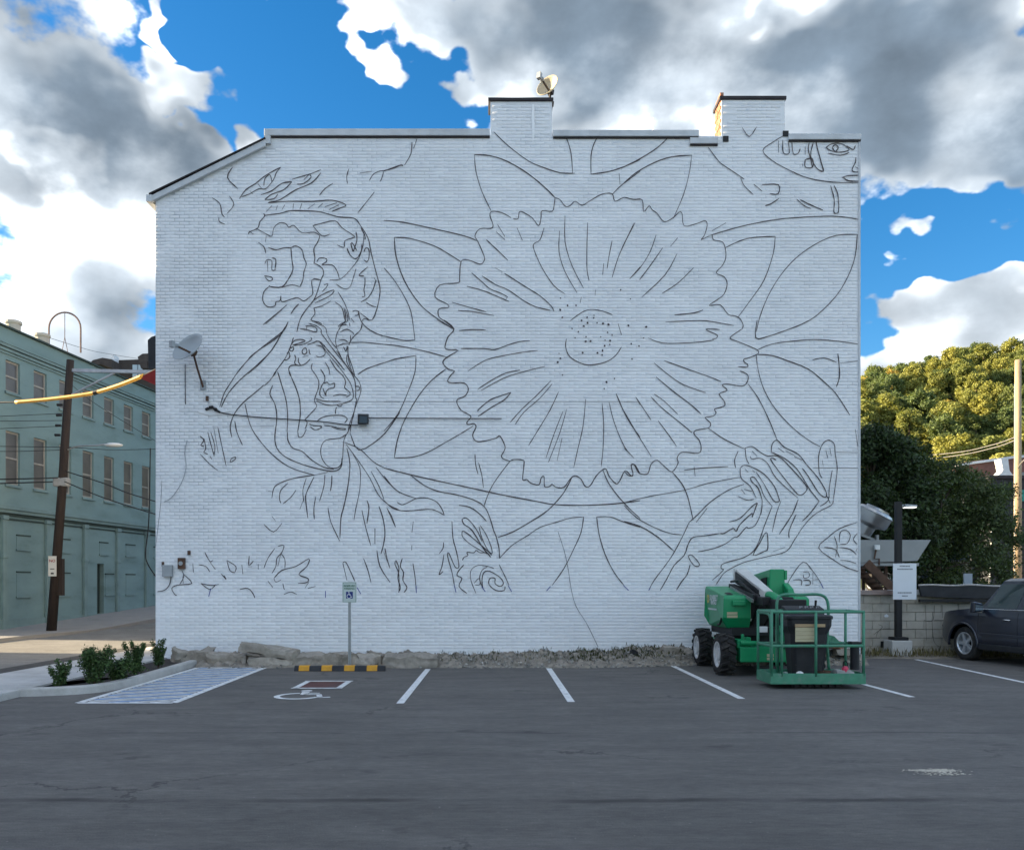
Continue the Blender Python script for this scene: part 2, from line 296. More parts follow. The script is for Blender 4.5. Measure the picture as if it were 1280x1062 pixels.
# ------------------------------------------------------------------ the sketch on the wall: stroke points in enlarged views of the photograph
VIEWS = dict(A=(180, 150, 4), B=(180, 400, 4), C=(180, 600, 4), D=(480, 150, 4), E=(480, 400, 4), F=(480, 600, 4), G=(780, 150, 4), H=(780, 400, 4), I=(780, 600, 4), J=(310, 330, 7.53), K=(330, 400, 7.586))
FACE = dict(
A="""443,238 418,290 470,345;342,390 380,420 390,470 405,488;428,382 450,425 415,470;375,488 378,510 405,522;478,395 510,350 560,318 600,285 650,255 685,238
685,238 662,265 648,300 610,345 575,345 530,370 490,385;600,330 605,295 630,275 640,310;570,320 590,345;530,355 545,372;585,375 640,355 690,318 740,310;740,310 700,350 640,372 605,400
740,298 800,280 840,268 885,250;885,265 840,315 760,350 680,400 625,412;765,322 800,318 835,290 830,275;605,400 650,395 670,372;800,300 825,275;945,318 905,345 878,378
1025,245 1014,285 1018,320;1080,267 1140,258;1127,305 1150,270 1195,255 1190,290 1180,310;1195,255 1240,245 1280,228;1152,362 1110,415 1070,465
620,415 720,408 850,408 940,402 1010,425 985,440 940,458;612,460 640,430;660,452 668,430;690,450 705,425;745,450 748,420;780,448 790,418;820,445 855,420;870,440 895,418;905,435 965,415;925,450 975,425
600,478 680,468 730,455 800,455 880,460 970,485 1050,492 1080,525;1080,525 1120,590 1135,660 1160,760 1180,840 1175,900 1160,960 1140,1000 1110,995;1085,540 1105,580 1105,600
598,470 605,480 580,510 575,530 565,545 530,560 522,572;525,555 548,572;565,545 610,570 640,582 650,540 680,515 710,520 725,538 750,528 790,565 850,562 880,580;880,580 870,610 850,645 855,690 850,715
612,580 608,610;572,613 600,635 610,668;622,638 660,650 700,640 735,640;735,640 760,630 790,650 800,690 812,720 800,760 795,800 780,835;735,640 740,700 745,750 720,800 690,835 640,835 625,830;780,835 740,825 690,838
605,720 615,700 640,705 640,750 660,750;640,690 660,700 655,750;620,760 618,705;602,780 635,785 643,798 625,805 605,785
625,835 600,860 595,905 620,935 655,930 660,910 680,905 685,880 690,910 740,895 770,890 800,905 830,885 845,865 840,800 885,800;850,715 890,740 898,770 885,800 870,850 850,900 810,950 780,1000 765,1060
845,530 880,520 955,505 990,540 1050,580 1045,590 1005,605 1000,638 965,625;845,530 890,580 930,572;1060,560 1065,600 1050,650 1045,655 1035,620 1045,620 1065,655;1015,640 1030,675 1060,695 1085,660 1090,620
1100,570 1095,630 1075,690 1040,740 985,795 930,800;865,710 880,690 912,695 912,710 890,725 940,725 965,755 978,795;960,820 1000,845 1030,835 1050,780 1060,745
1100,660 1110,640 1125,650 1125,690 1115,710 1100,700;1120,735 1080,770 1080,780 1100,780;1105,785 1105,820 1100,850 1105,880 1090,885;1160,800 1145,850 1120,890 1085,910;1150,790 1165,810;1110,912 1140,930 1162,935
890,860 910,840 920,820 900,825;845,905 890,875 950,850 930,880 855,915;595,1025 650,980 715,925;610,1020 690,950;735,970 755,940 775,920;850,940 890,930 935,905;850,940 855,970 835,1000 870,1010 890,1020
955,910 990,940 1005,1000;970,860 1000,910 1020,960 1028,1000;1000,940 1010,1000 980,1030""",
J="""380,545 350,610 280,690 180,760 60,840 5,895;375,560 300,690 210,830 100,950 0,1035;430,690 400,780 350,890 270,1000 235,1054
590,525 660,560 730,600 745,660 790,740 840,800 880,880;570,560 640,580 690,620 690,650 740,720 800,800 870,890 960,1000 1000,1050;490,610 560,620 630,640 650,630 640,600 600,585 540,585;555,585 550,620
410,760 440,720 500,710 540,725 500,740 420,765;420,765 500,760 560,740 600,710 590,690;560,760 620,740 660,725 700,750 760,820 830,900 910,1000;640,765 690,775 725,820 720,860 670,875 640,865
520,800 545,790 555,830 530,850 510,830 520,800;575,800 580,840 590,850;515,875 570,860;385,800 430,780 420,820 390,810;345,905 370,900 395,870 385,830 365,845;440,855 450,890 440,930 460,950 490,955 540,940 585,895
480,880 475,920 500,955;460,950 400,960 385,1000 400,1054;680,990 720,1050;1045,440 1050,500 1080,560 1130,610 1200,650 1280,680;985,450 1010,438 1040,450 1035,480 1005,485
1075,560 1060,620 1000,680 970,720 950,765;870,640 930,615 980,640 1000,665;860,600 890,575 930,570;850,590 880,560 930,545 940,500 915,420;870,600 840,650 825,730 840,790;860,715 910,715 940,735
840,775 900,750 960,740 965,670;965,740 1090,738 1280,755;900,780 920,820 930,800 935,770;940,780 945,860 980,960 1005,1050;935,850 930,920 970,1000;1035,1040 1120,985 1280,930;960,585 955,555;970,510 1000,550
1055,460 1100,495 1140,525;1080,540 1085,520 1110,515""",
K="""460,410 450,460 490,520 520,580 515,650 490,720 480,770 500,820 440,890 385,950;625,370 680,460 750,530 775,590 765,640 810,680 815,710 780,730;580,400 615,460 625,520
540,465 575,530 575,580 550,620 530,680 535,720 570,745;570,600 600,590 620,610 650,605 670,600 665,640 620,650 590,680 590,720;560,645 575,690 590,720;655,720 720,705 790,715
495,760 560,795 640,808 730,795 810,770 845,740 845,680 820,600 760,510 700,430 600,310 530,210 490,200;490,745 540,760 600,770 700,770 730,775;690,800 720,820 745,800;690,825 678,860 680,890
690,290 760,400 850,540 870,640 870,740 880,740;800,250 800,360 840,500 900,580 920,650 910,710 880,790 850,880 810,990 800,1050;880,745 870,800 850,900 830,970 820,1060;865,630 900,630 905,660 880,670
500,960 560,920 640,905 740,905 790,935 765,975;430,985 470,1000 545,1005 530,1030 480,1040 440,1010;570,1000 640,1005 700,1020 770,1030 760,1040 690,1030 640,1010;385,950 410,965 400,1010 390,1030
310,430 260,430 235,465 260,540 310,660 340,770 345,900 330,1000 320,1062;130,490 170,620 210,760 225,900 220,1062;120,490 50,580 0,625""",
B="""720,10 690,60 600,130 530,190 470,260 430,320 400,370 380,435;705,35 640,150 560,230 480,300 420,370 385,440;600,325 560,360 500,410 455,465 432,530 440,585;455,505 465,560 493,625
505,415 530,520 570,590 640,670 720,730 800,760 855,775;645,325 630,370 655,420 665,490 655,580 665,640 710,685 790,720 880,745 950,755 985,735 990,690;718,560 720,600 745,640 790,655 840,700 900,735 950,745
770,560 775,585 795,580 812,545;1010,570 980,590 910,600 885,640 890,690 920,730 960,740 990,710 1000,600 1020,560 1035,520;850,775 920,760;850,775 750,790 680,815 650,840 640,890;622,855 648,857;720,815 685,850 678,890 685,915;760,850 735,885 695,918
812,790 795,850 800,910;850,785 812,865 810,910 820,990;905,770 900,830 878,905;940,775 938,820 932,855;800,890 780,945;860,880 850,940 852,995;1005,612 1080,645 1150,710 1220,745 1280,760
1010,620 1070,700 1130,790 1170,870 1220,920 1280,950;1015,640 1030,720 1020,830 1000,930 985,990 980,1090;1045,670 1080,740 1080,840 1060,940 1050,1000;1135,755 1175,830 1200,895;1160,735 1220,810 1280,865
1030,560 1075,650 1180,590 1240,520 1280,460;1115,900 1125,940 1115,1015;1215,940 1255,1030;280,580 300,600 285,625 300,630;300,590 310,640 300,660 320,670;320,560 335,620 352,680;335,560 355,630 350,680
350,540 372,665;370,535 390,630 412,730;282,670 330,720 370,752;432,705 440,690 460,685 455,697 435,710 432,705;330,680 340,695;640,980 660,1005;600,1020 648,1058 690,1015""",
C="""920,135 935,210 980,305;1090,150 1110,240 1135,328;1155,240 1155,318;1205,340 1215,390 1230,440;1165,350 1180,430 1230,510;1098,390 1120,450 1135,510;995,415 1015,500;995,412 1010,410 1035,460 1055,505
1175,130 1195,190 1205,260 1198,320 1185,368;1260,400 1255,420 1275,470 1275,560;245,415 248,460;275,422 310,430 330,458;305,360 330,405 345,400;310,375 355,445;335,415 360,445;415,400 430,450 455,462;415,400 460,430 455,460
385,465 412,495 400,475;490,422 495,468;527,378 525,425 548,403;520,432 540,432;572,418 572,445;600,440 620,390 655,340;670,330 700,325 690,360 665,390 660,430 640,465;685,365 670,430;685,365 705,395 705,440
650,490 690,450 760,430 825,392 815,430 775,470 820,490 815,510 770,515;650,490 660,508 685,498;695,515 700,540 705,545;700,570 735,558 765,570;620,503 645,535;480,545 520,540 545,565 555,588;805,540 825,508;820,540 858,530
190,450 200,480 180,520;200,470 240,515 170,523 140,540 155,570 165,575;195,480 197,515;285,515 335,525 375,520;285,515 330,545 360,520""")
FLOWER = dict(
D="""0,257 80,228 95,232;165,95 148,145;140,112 135,170 103,227;0,740 50,800 100,880 135,960 150,1060;0,503 100,513 250,545 400,580 465,605;52,588 130,593 250,630 330,675 385,710;52,588 60,680 100,800 170,910 240,975 345,1045
452,175 530,180 620,210 720,270 800,335 855,390;452,175 460,260 490,360 535,455;548,60 620,130 720,205 800,240 880,265 955,268;890,60 915,100 935,170 943,268;1080,65 1050,120 1035,180 1035,272;1035,272 1120,260 1200,235 1280,200
1175,268 1180,325;1140,375 1190,325 1280,258;855,390 850,430 840,458 790,455 785,490 773,530 740,490 690,460 675,465 670,495 645,495
635,490 590,465 540,458 530,480 545,525 535,543 480,545 455,580 470,610 500,680 500,705 480,722 420,700 385,710 378,790 370,815 280,825 255,885 315,920 322,938 275,945 275,985 310,1010 350,1045
855,390 880,400 905,432 930,430 955,408 990,428 1030,405 1090,372 1140,370 1155,408 1200,388 1240,398 1280,398;568,525 605,585;560,560 605,600;665,540 692,603;512,600 560,645 620,703;555,740 592,760
603,768 700,830 780,880 835,930 850,958;438,765 490,810 530,845 580,865 618,885;415,832 500,855 560,880 625,908;618,885 610,895;490,780 560,825 620,850 700,905 760,935 832,952;340,912 420,935 512,960;370,953 440,958 550,978
800,540 780,600 750,620 750,650 790,740 850,830 905,870;878,555 875,660 905,760 965,865;905,480 905,610 940,730 998,842;1018,515 1014,650 1015,750 1025,802;1098,718 1093,775;1140,605 1125,680 1115,745
1255,515 1210,600 1170,690 1140,788;1280,735 1228,795;930,1005 985,965 1030,948 1090,955 1142,975;987,885 980,915;1057,850 1055,878;1170,1018 1187,1075""",
E="""0,80 60,95 110,103 155,100;143,0 155,100;0,122 60,128 180,150 320,187;0,215 60,195 160,178;160,178 155,260 120,360 70,470 0,555;265,0 345,45
300,0 350,45 320,85 305,135 320,148 370,152 310,190 295,215 320,245 352,255 335,275 318,305 340,315 400,315 422,345 405,380 370,395 365,415 385,450 420,470 435,485 415,510 420,522 450,518 460,535 443,575 460,605 500,605 560,590 580,580 605,630 600,655 587,680 600,695 630,705
310,245 240,300 180,370 130,450 90,530 65,610 52,688;52,688 140,685 220,660 310,610 380,570 445,530;375,53 440,48 510,50;385,143 500,143 555,148 620,125 680,108 730,104;420,255 510,200 600,178 700,160 768,153
470,345 540,300 610,265 680,250;485,352 600,290 700,258 805,232;470,458 475,445 530,400 580,380 635,362;470,482 540,435 600,400 635,362;835,303 760,380 690,445 630,512;840,320 780,390 700,460 655,523;873,358 830,450 770,550 722,628
895,455 850,570 810,688;913,445 880,560 822,710;890,590 865,703;1008,395 995,530 970,640 948,738;1090,415 1098,520 1095,640 1085,735;1125,410 1150,510 1200,630 1245,685;1160,368 1200,460 1240,530 1280,585;1258,385 1280,425
912,95 908,135 930,185 1000,222 1060,222 1120,205 1160,175 1187,135
630,705 650,697 695,700 700,720 693,790 700,800 715,797 735,815 775,822 785,790 800,782 803,832 830,830 840,820 860,835 900,835 930,795 955,778 985,795 1005,830 1030,828 1060,780 1090,750 1110,745 1125,780 1160,818 1180,800 1205,753 1235,778 1245,770 1235,725 1255,725 1280,770
630,705 580,770 540,830 515,885 500,930;0,738 130,772 300,810 440,840 600,875 760,905 860,922 1000,925 1150,918 1280,902;130,772 200,825 270,855 350,870 440,895 500,930 530,990 550,1060
0,778 50,840 100,870 160,890;65,910 90,922 120,912 165,890 220,890 265,910 290,945 302,975;0,900 45,940 110,953 220,945 260,952 302,975;375,925 430,935 480,970 512,1005;455,670 458,720 470,770;473,713 490,780 497,838
940,785 900,860 850,920 800,965 720,1015 640,1060 570,1085;1095,750 1120,810 1170,880 1230,945 1280,990""",
F="""545,245 560,280 575,340 577,390;577,390 640,325 720,275 780,235 860,210 940,187 998,183;998,183 985,260 950,340 900,440 840,525;1063,183 1130,183 1190,205 1280,235;1063,183 1075,270 1105,370 1150,460 1200,525
575,420 605,480 625,525;15,140 38,180 58,235;147,205 140,260;140,325 138,350;60,400 75,440 70,490 82,535 72,560;92,390 82,430 98,460 95,500 115,535 100,560;145,415 155,480 160,530
340,205 345,290 362,355 375,430 355,432 325,365 318,380 340,460 352,525;298,310 295,340 275,368;300,370 290,430 275,470 285,465 295,455;400,422 375,450 365,475 390,490 375,530 415,565
392,400 400,385 420,375 415,360 450,362 460,350 480,362 510,362 535,385;390,195 410,188 440,215 470,260 490,305;390,195 400,220 440,250 500,345 530,375;390,260 400,255 440,285 520,355 540,375;390,260 395,285 440,325 520,370
475,230 490,290 520,350 540,365 535,330 510,270 480,225;460,565 435,500 435,450 470,425 520,430 550,440;520,430 490,450 478,490 490,530
495,545 490,500 500,460 530,455 580,485 597,515 580,530 555,515 555,490 530,490 525,520 560,550 600,550 605,530;450,515 475,490 480,520 455,522;0,360 30,440;0,465 32,510""",
G="""0,235 80,195 160,145 210,100 240,68;0,315 60,265 150,215 240,185 338,178;338,178 325,270 295,380 245,495
0,388 45,398 90,400 98,460 125,430 140,450 165,468 200,510 245,490 275,462 290,470 300,530 360,520 405,505 415,530 400,580 385,600 430,578;440,555 510,515;430,578 530,548 620,525 740,502 850,490 1000,482 1090,485 1170,498
440,575 447,600 490,610 505,640 508,690 490,730 460,765 500,785 515,820 500,870 465,900 425,928 480,925 520,972 555,980 580,995 595,1025 590,1045;505,640 580,605 650,588 755,583;755,583 745,670 700,800 640,890 570,985
1165,573 1060,578 960,620 860,690 780,780 720,880 680,980 660,1060;1165,573 1155,680 1120,780 1060,880 960,980 880,1025;50,515 0,620;160,575 130,660 80,740 28,795;193,640 130,730 77,800;268,590 232,633;265,668 205,775 88,887
347,740 270,815 190,868;252,975 350,965 395,950;207,1010 380,1003 460,1012 548,1028""",
H="""665,0 658,90 720,82 800,55 880,25 930,0;590,45 545,75 530,92 560,105 610,125 665,150 668,170 620,190 600,195 600,210 615,220 615,235 568,233;665,150 740,120 850,105 950,98 1060,105 1168,120
668,172 740,178 820,205 920,245 1000,310 1060,370 1128,475;660,170 670,250 700,350 760,450 850,545 930,605 980,632;620,320 670,390 720,490 765,600;420,540 500,595 605,645;120,90 190,115 300,115 380,110 450,100
478,48 415,45 420,55 465,75 460,92 440,95;200,203 330,250 430,285 485,308;150,215 230,280 300,325 408,363;160,285 250,360 330,420 385,470;60,387 95,440 135,500;150,370 200,405 268,470;135,385 190,440 270,505 340,563
170,503 220,570 262,630;0,455 60,560 135,680;0,640 50,690
0,755 25,778 45,770 35,730 50,722 70,760 95,770 120,765 135,720 165,700 200,730 240,758 270,715 265,690 290,660 370,665 385,640 375,600 350,570 360,550 420,540 432,515 405,487 445,480 460,462 452,445 500,430 500,405 475,370 510,355 512,345 490,325 520,320 590,330 615,310 620,280 605,265 578,255
0,912 130,880 300,850 420,815 580,785;942,200 1000,190 1062,212;1068,168 1075,230 1075,290 1060,335;1080,215 1168,205;1155,545 1168,630;1060,660 1168,662;945,738 1168,740;240,758 290,820 320,890 345,1000""",
I="""0,125 60,185 150,235 230,265 290,272;0,205 80,230 170,285 250,355""")
HAND = dict(
H="""605,640 640,632 680,660 720,680 770,680 830,735 905,820 912,850 880,875 840,840 740,710 740,690 760,700;605,640 610,690 625,720;640,655 665,680;630,680 640,695 680,690 720,720 760,790 870,890
580,740 600,725 640,735 700,770 750,830 770,880 775,905 745,900 700,820 660,760;605,745 620,760;640,750 655,760;580,740 585,790 630,830 660,890;630,790 650,785 680,830 700,880 740,930;630,790 640,810 670,840 690,900
735,660 740,620 765,600 800,635 870,670 910,720 970,790 1010,860 1005,885 970,860 920,780 890,740;735,660 800,690 860,740 900,800 930,850 975,905;770,640 800,660;810,655 850,675;850,680 890,700
985,632 1000,610 1025,600 1050,620 1055,670 1065,740 1055,830 1045,900;985,632 972,680 975,760 990,790;1008,650 1018,690;1028,640 1035,680;990,700 995,730;1040,750 1025,840 1020,900 980,930;1015,880 1030,915
570,655 552,700 558,740;300,750 380,740 520,732;350,735 355,780;600,820 520,850 430,910 370,970 325,1010;415,940 360,1010;570,880 610,898 650,895;585,845 605,870;600,845 640,855""",
I="""325,210 295,275 250,360 210,420 150,500 123,550;480,265 400,278 345,285 320,320 300,375 250,425 215,490 180,550;480,265 500,265 545,240 560,255 580,220 640,165 640,185 660,130 665,115 640,130 580,190 525,208
690,100 685,160 655,225 620,240 610,235 570,280 550,285 510,315 450,340 370,357;320,378 340,375 375,415 370,430 350,425 330,400 320,378;330,422 315,470 285,510 262,548
740,130 700,230 680,290 650,350 600,385 530,405 490,420 485,440 495,450 440,500;700,270 715,265 718,340 700,355 645,375 680,310 700,270;1045,100 1035,125 960,165 900,225 850,300 810,355 720,380 600,410 510,455 480,490 460,520
805,335 745,355;785,100 760,170 740,260;870,95 840,170 775,270;860,170 825,250 825,290;975,105 930,165 890,205""")
EYE = dict(
G="""420,138 470,205 500,230 560,270 600,298;582,290 600,330 645,375;648,323 690,358;690,325 770,325 770,370 728,370;705,430 735,420 775,393;862,397 900,430 935,445;880,400 930,425 993,452;590,40 625,85 662,37
805,75 740,115 693,155 740,205 830,255 920,292 1040,312 1175,315;772,105 772,165;793,102 795,165 825,167 820,108;838,110 845,170 870,168 880,145;905,135 905,175;925,115 920,150 930,190 940,235
945,115 932,180 960,240 995,258 985,215 965,140 957,95;905,200 940,195 942,237 905,237 905,200;890,220 893,235;1008,140 1040,120 1085,120 1125,150 1085,162 1040,158 1008,140;1040,140 1055,125 1070,140 1055,160 1040,140
1020,168 1080,178 1125,165;1110,130 1145,150 1155,130;1158,188 1155,215 1140,245 1145,260 1175,262;1155,235 1170,245;1088,290 1120,280 1175,278;1095,288 1120,305 1175,308;1032,330 1050,400 1048,460 1060,468 1072,455 1068,375 1048,328""")
FISH = dict(
I="""1165,210 1080,240 1020,285 972,338 1050,400 1110,435 1170,455;1050,280 1065,330 1055,385;1075,385 1055,345 1000,335;1075,310 1080,260 1110,250 1130,275 1115,315 1080,320;1165,265 1145,295 1165,320;1080,335 1130,345 1160,370;1165,340 1158,355;1080,400 1120,402 1160,417
810,530 840,475 895,408 940,450 975,500 985,520;845,498 885,498 885,525;895,460 920,458 925,480 900,490 895,470;895,500 925,500 930,520 905,525;943,460 943,520;970,495 945,497""")
BLUE = dict(C="335,540 325,580;908,553 908,587;1065,535 1085,568", F="832,530 812,553;1197,525 1222,550;620,525 638,557;160,525 162,563;352,525 360,560;488,530 507,557", I="810,530 818,512;983,515 995,540;123,550 130,538")
THIN = dict(B="340,532 650,530;206,225 206,420;360,408 1280,410", E="0,408 1280,410", H="0,408 55,410", F="870,258 900,350 920,440 935,540 960,630 1010,710 1050,790 1070,832",
            C="90,0 85,110 75,200 60,330")
DOTS = dict(D="882,892 918,928 960,928 880,950 892,988 1183,850 1232,895 1050,978 1015,988 987,1003 1048,990 1065,1015 1095,1018 1122,1023 998,1032 940,1043 1018,1015 1222,1028",
            E="972,60 955,90 1010,85 1008,107 1032,107 1083,85 1105,102 1130,103 1140,75 1118,62 1103,130 1128,124 1068,165 1092,153 993,165 875,168 882,193 868,212 892,275 1112,310 1152,293 1100,343 1090,175",
            H="22,28 110,35 97,90 36,120 75,130 40,195")
# ------------------------------------------------------------------ palette
def asphalt_material(name, base, seams):
    m = bpy.data.materials.new(name); m.use_nodes = True; t = m.node_tree; n = N(t); bs = t.nodes['Principled BSDF']
    p = n.new('ShaderNodeNewGeometry').outputs['Position']
    big = n.rng(n.noise(p, .35, 5, .6), .3, .7, .86, 1.14, False)
    mid = n.rng(n.noise(n.vec('MULTIPLY', p, (.5, 1.7, 1)), 1.7, 7, .7), .3, .75, .76, 1.26, False)
    fine = n.math('MULTIPLY', n.rng(n.noise(p, 95, 4, .75), .25, .75, .55, 1.5, False), n.rng(n.noise(n.vec('MULTIPLY', p, (.45, 1.3, 1)), 16, 4, .7), .28, .72, .78, 1.2, False))
    v = n.math('MULTIPLY', n.math('MULTIPLY', big, mid), fine)
    # scattered pale chips and dark oil spots
    chip = n.rng(n.noise(p, 30, 2, .5), .70, .78, 0, 1.3)
    spot = n.rng(n.noise(n.vec('MULTIPLY', p, (.7, 1.1, 1)), 1.5, 4, .6), .62, .72, 0, .4)
    v = n.math('MULTIPLY', n.math('ADD', v, chip), n.math('SUBTRACT', 1, spot))
    if seams:
        sx = n.new('ShaderNodeSeparateXYZ'); n.put(sx.inputs[0], p)
        wob = n.math('MULTIPLY', n.math('SUBTRACT', n.noise(p, .9, 4, .6), .5), .22)
        brk = n.rng(n.noise(p, .8, 3, .5), .35, .6)
        for y, wd, a in ((6.45, .05, .6), (9.4, .025, .45), (11.2, .015, .3)):
            e = n.math('ABSOLUTE', n.math('SUBTRACT', n.math('ADD', sx.outputs[1], wob), y))
            l = n.math('MULTIPLY', n.rng(e, wd * 1.6, wd * .3, 0, a), brk)
            v = n.math('MULTIPLY', v, n.math('SUBTRACT', 1, l))
        # hairline cracks
        vo = n.new('ShaderNodeTexVoronoi', feature='DISTANCE_TO_EDGE'); vo.inputs['Scale'].default_value = .33
        n.put(vo.inputs['Vector'], n.vec('ADD', p, n.vec('SCALE', n.noise(p, 1.6, 5, .7, color=True), scale=.9)))
        ck = n.math('MULTIPLY', n.rng(vo.outputs['Distance'], .010, .002, 0, .5), n.rng(n.noise(p, .35, 2, .5), .50, .62))
        v = n.math('MULTIPLY', v, n.math('SUBTRACT', 1, ck))
        # paving-lane seams running across the lot are slightly different in tone
        lane = n.rng(sx.outputs[1], 6.40, 6.50, .95, 1.04, False); v = n.math('MULTIPLY', v, lane)
        # faint pale tyre arc
        dd = n.vec('DISTANCE', n.vec('MULTIPLY', p, (1, 1, 0)), (1.7, 3.6, 0))
        arc = n.math('MULTIPLY', n.rng(n.math('ABSOLUTE', n.math('SUBTRACT', dd, 2.45)), .05, .0, 0, .22), n.rng(sx.outputs[0], .4, -.6, 0, 1))
        v = n.math('MULTIPLY', v, n.math('ADD', 1, n.math('MULTIPLY', arc, n.noise(p, 30, 2, .5))))
    n.put(bs.inputs['Base Color'], n.vec('SCALE', base, scale=v))
    bs.inputs['Roughness'].default_value = .86; bs.inputs['Specular IOR Level'].default_value = .35
    b = n.new('ShaderNodeBump'); b.inputs['Strength'].default_value = .6; b.inputs['Distance'].default_value = .006
    n.put(b.inputs['Height'], n.noise(p, 120, 4, .7)); n.put(bs.inputs['Normal'], b.outputs[0])
    return m
def wall_paint(joint=False):
    m = bpy.data.materials.new('painted joints' if joint else 'painted brick'); m.use_nodes = True; t = m.node_tree; n = N(t); bs = t.nodes['Principled BSDF']
    g = n.new('ShaderNodeNewGeometry'); p = g.outputs['Position']
    v = n.rng(n.noise(p, .5, 5, .6), .3, .7, .955, 1.045, False)
    v = n.math('MULTIPLY', v, n.rng(n.noise(n.vec('MULTIPLY', p, (.5, 1, 3.2)), 2.2, 7, .65), .3, .75, .93, 1.05, False))
    v = n.math('MULTIPLY', v, n.rng(g.outputs['Random Per Island'], 0, 1, .982, 1.015, False))
    # thin paint: horizontal smears where the brick ghosts through
    sm = n.rng(n.noise(n.vec('MULTIPLY', p, (.5, 1, 7)), 2.6, 7, .72), .55, .80, 0, .40)
    sx = n.new('ShaderNodeSeparateXYZ'); n.put(sx.inputs[0], p)
    old = n.math('MULTIPLY', n.rng(sx.outputs[0], -5.2, -6.2, .25, 1), n.rng(sx.outputs[2], 2.2, 4.2, .3, 1))
    c = n.vec('SCALE', (.85, .855, .855), scale=v)
    c = n.mix(n.math('MULTIPLY', sm, n.math('ADD', old, .45)), c, (.30, .31, .33))
    if joint:       # grime left in the bed joints, in patches
        pm = n.math('ADD', n.rng(n.noise(n.vec('MULTIPLY', p, (.6, 1, 1.5)), 1.3, 5, .65), .48, .68, 0, .42), n.math('MULTIPLY', n.rng(n.noise(p, 2.2, 3, .6), .35, .6), n.math('MULTIPLY', old, .7)))
        low_ = n.rng(sx.outputs[2], 1.3, 2.6, .15, 1)
        c = n.mix(n.math('MULTIPLY', pm, low_, clamp=True), c, (.36, .37, .39))
    n.put(bs.inputs['Base Color'], c); bs.inputs['Roughness'].default_value = .62; bs.inputs['Specular IOR Level'].default_value = .35
    b = n.new('ShaderNodeBump'); b.inputs['Strength'].default_value = .55; b.inputs['Distance'].default_value = .012
    n.put(b.inputs['Height'], n.noise(n.vec('MULTIPLY', p, (.8, 1, 1.6)), 26, 6, .65)); n.put(bs.inputs['Normal'], b.outputs[0])
    MATS[m.name] = m; return m
A_LOT = asphalt_material('lot asphalt', (.112, .103, .093), True)
A_ROAD = asphalt_material('road asphalt', (.17, .165, .155), False)
A_DARK = asphalt_material('fresh asphalt', (.045, .044, .043), False)
WALL = wall_paint(); JOINT = wall_paint(True)
conc = mat('concrete', (.42, .41, .39), .85, var=.18, scale=2, bump=.3, bscale=60, dirt=(.22, .2, .18), dirt_amt=.5, coord='P', finevar=.12)
walk = mat('sidewalk concrete', (.46, .445, .42), .85, var=.16, scale=1.6, bump=.3, bscale=60, dirt=(.26, .24, .21), dirt_amt=.55, dirt_scale=2.2, coord='P', finevar=.12)
oldwalk = mat('old sidewalk', (.26, .25, .24), .9, var=.25, scale=1.2, bump=.3, bscale=40, dirt=(.13, .12, .11), coord='P', finevar=.15)
paintw = mat('white line paint', (.72, .72, .70), .7, var=.12, scale=6, dirt=(.18, .18, .18), dirt_amt=.75, dirt_scale=9, coord='P', finevar=.15)
paintb = mat('blue line paint', (.24, .38, .60), .7, var=.2, scale=5, dirt=(.1, .11, .13), dirt_amt=.7, dirt_scale=7, coord='P')
paintr = mat('dark red paint', (.10, .035, .03), .8, var=.3, scale=6, dirt=(.05, .045, .045), dirt_amt=.6, coord='P')
ink = mat('charcoal sketch line', (.075, .060, .062), .9, var=.5, scale=9, coord='P')
inkthin = mat('faint wall line', (.15, .15, .16), .9, var=.4, scale=5, coord='P')
inkblue = mat('blue marker', (.03, .05, .28), .8, var=.2, coord='P')
trim = mat('painted trim', (.60, .62, .63), .6, var=.12, scale=3, coord='P', dirt=(.3, .3, .3), dirt_amt=.35)
darktrim = mat('dark trim', (.035, .03, .032), .8, var=.3, scale=5, coord='P', bump=.3)
brickred = mat('red brick', (.36, .15, .085), .9, var=.35, scale=7, bump=.5, bscale=30, coord='P', dirt=(.5, .35, .25), dirt_amt=.5, dirt_scale=5)
stone = mat('limestone', (.36, .32, .265), .92, var=.4, scale=3.5, bump=.9, bscale=16, dirt=(.12, .10, .08), dirt_amt=.75, dirt_scale=3, objrand=.15, finevar=.25)
soil = mat('rubble soil', (.27, .235, .19), .95, var=.45, scale=5, bump=1.0, bscale=35, dirt=(.05, .048, .025), dirt_amt=.7, dirt_scale=2.2, coord='P', finevar=.35)
mulch = mat('mulch', (.030, .022, .017), .95, var=.5, scale=9, bump=1.0, bscale=45, coord='P', finevar=.4)
grassm = mat('dry weeds', (.15, .13, .055), .8, var=.3, island=.5, trans=.25)
mossm = mat('moss and weeds', (.055, .062, .02), .85, var=.4, island=.5, trans=.2)
green = mat('green machine paint', (.006, .28, .105), .38, var=.14, scale=4, dirt=(.05, .10, .06), dirt_amt=.35, dirt_scale=4, spec=.5, bump=.04, bscale=25)
greenrail = mat('worn green rail paint', (.05, .23, .135), .5, var=.2, scale=6, dirt=(.16, .22, .19), dirt_amt=.6, dirt_scale=9, spec=.5)
black = mat('black plastic', (.016, .017, .020), .55, var=.3, scale=6, dirt=(.06, .06, .06), dirt_amt=.3, dirt_scale=5)
blackm = mat('black metal', (.012, .012, .013), .6, var=.3, scale=5)
rubber = mat('tyre rubber', (.022, .021, .020), .85, var=.35, scale=6, dirt=(.09, .08, .065), dirt_amt=.5, dirt_scale=7, bump=.3, bscale=60)
rimw = mat('grey white wheel rim', (.62, .62, .60), .5, var=.2, scale=5, dirt=(.15, .14, .12), dirt_amt=.6, dirt_scale=6)
boomw = mat('cream boom paint', (.62, .61, .57), .4, var=.1, scale=3, dirt=(.3, .29, .27), dirt_amt=.4, dirt_scale=4, spec=.5)
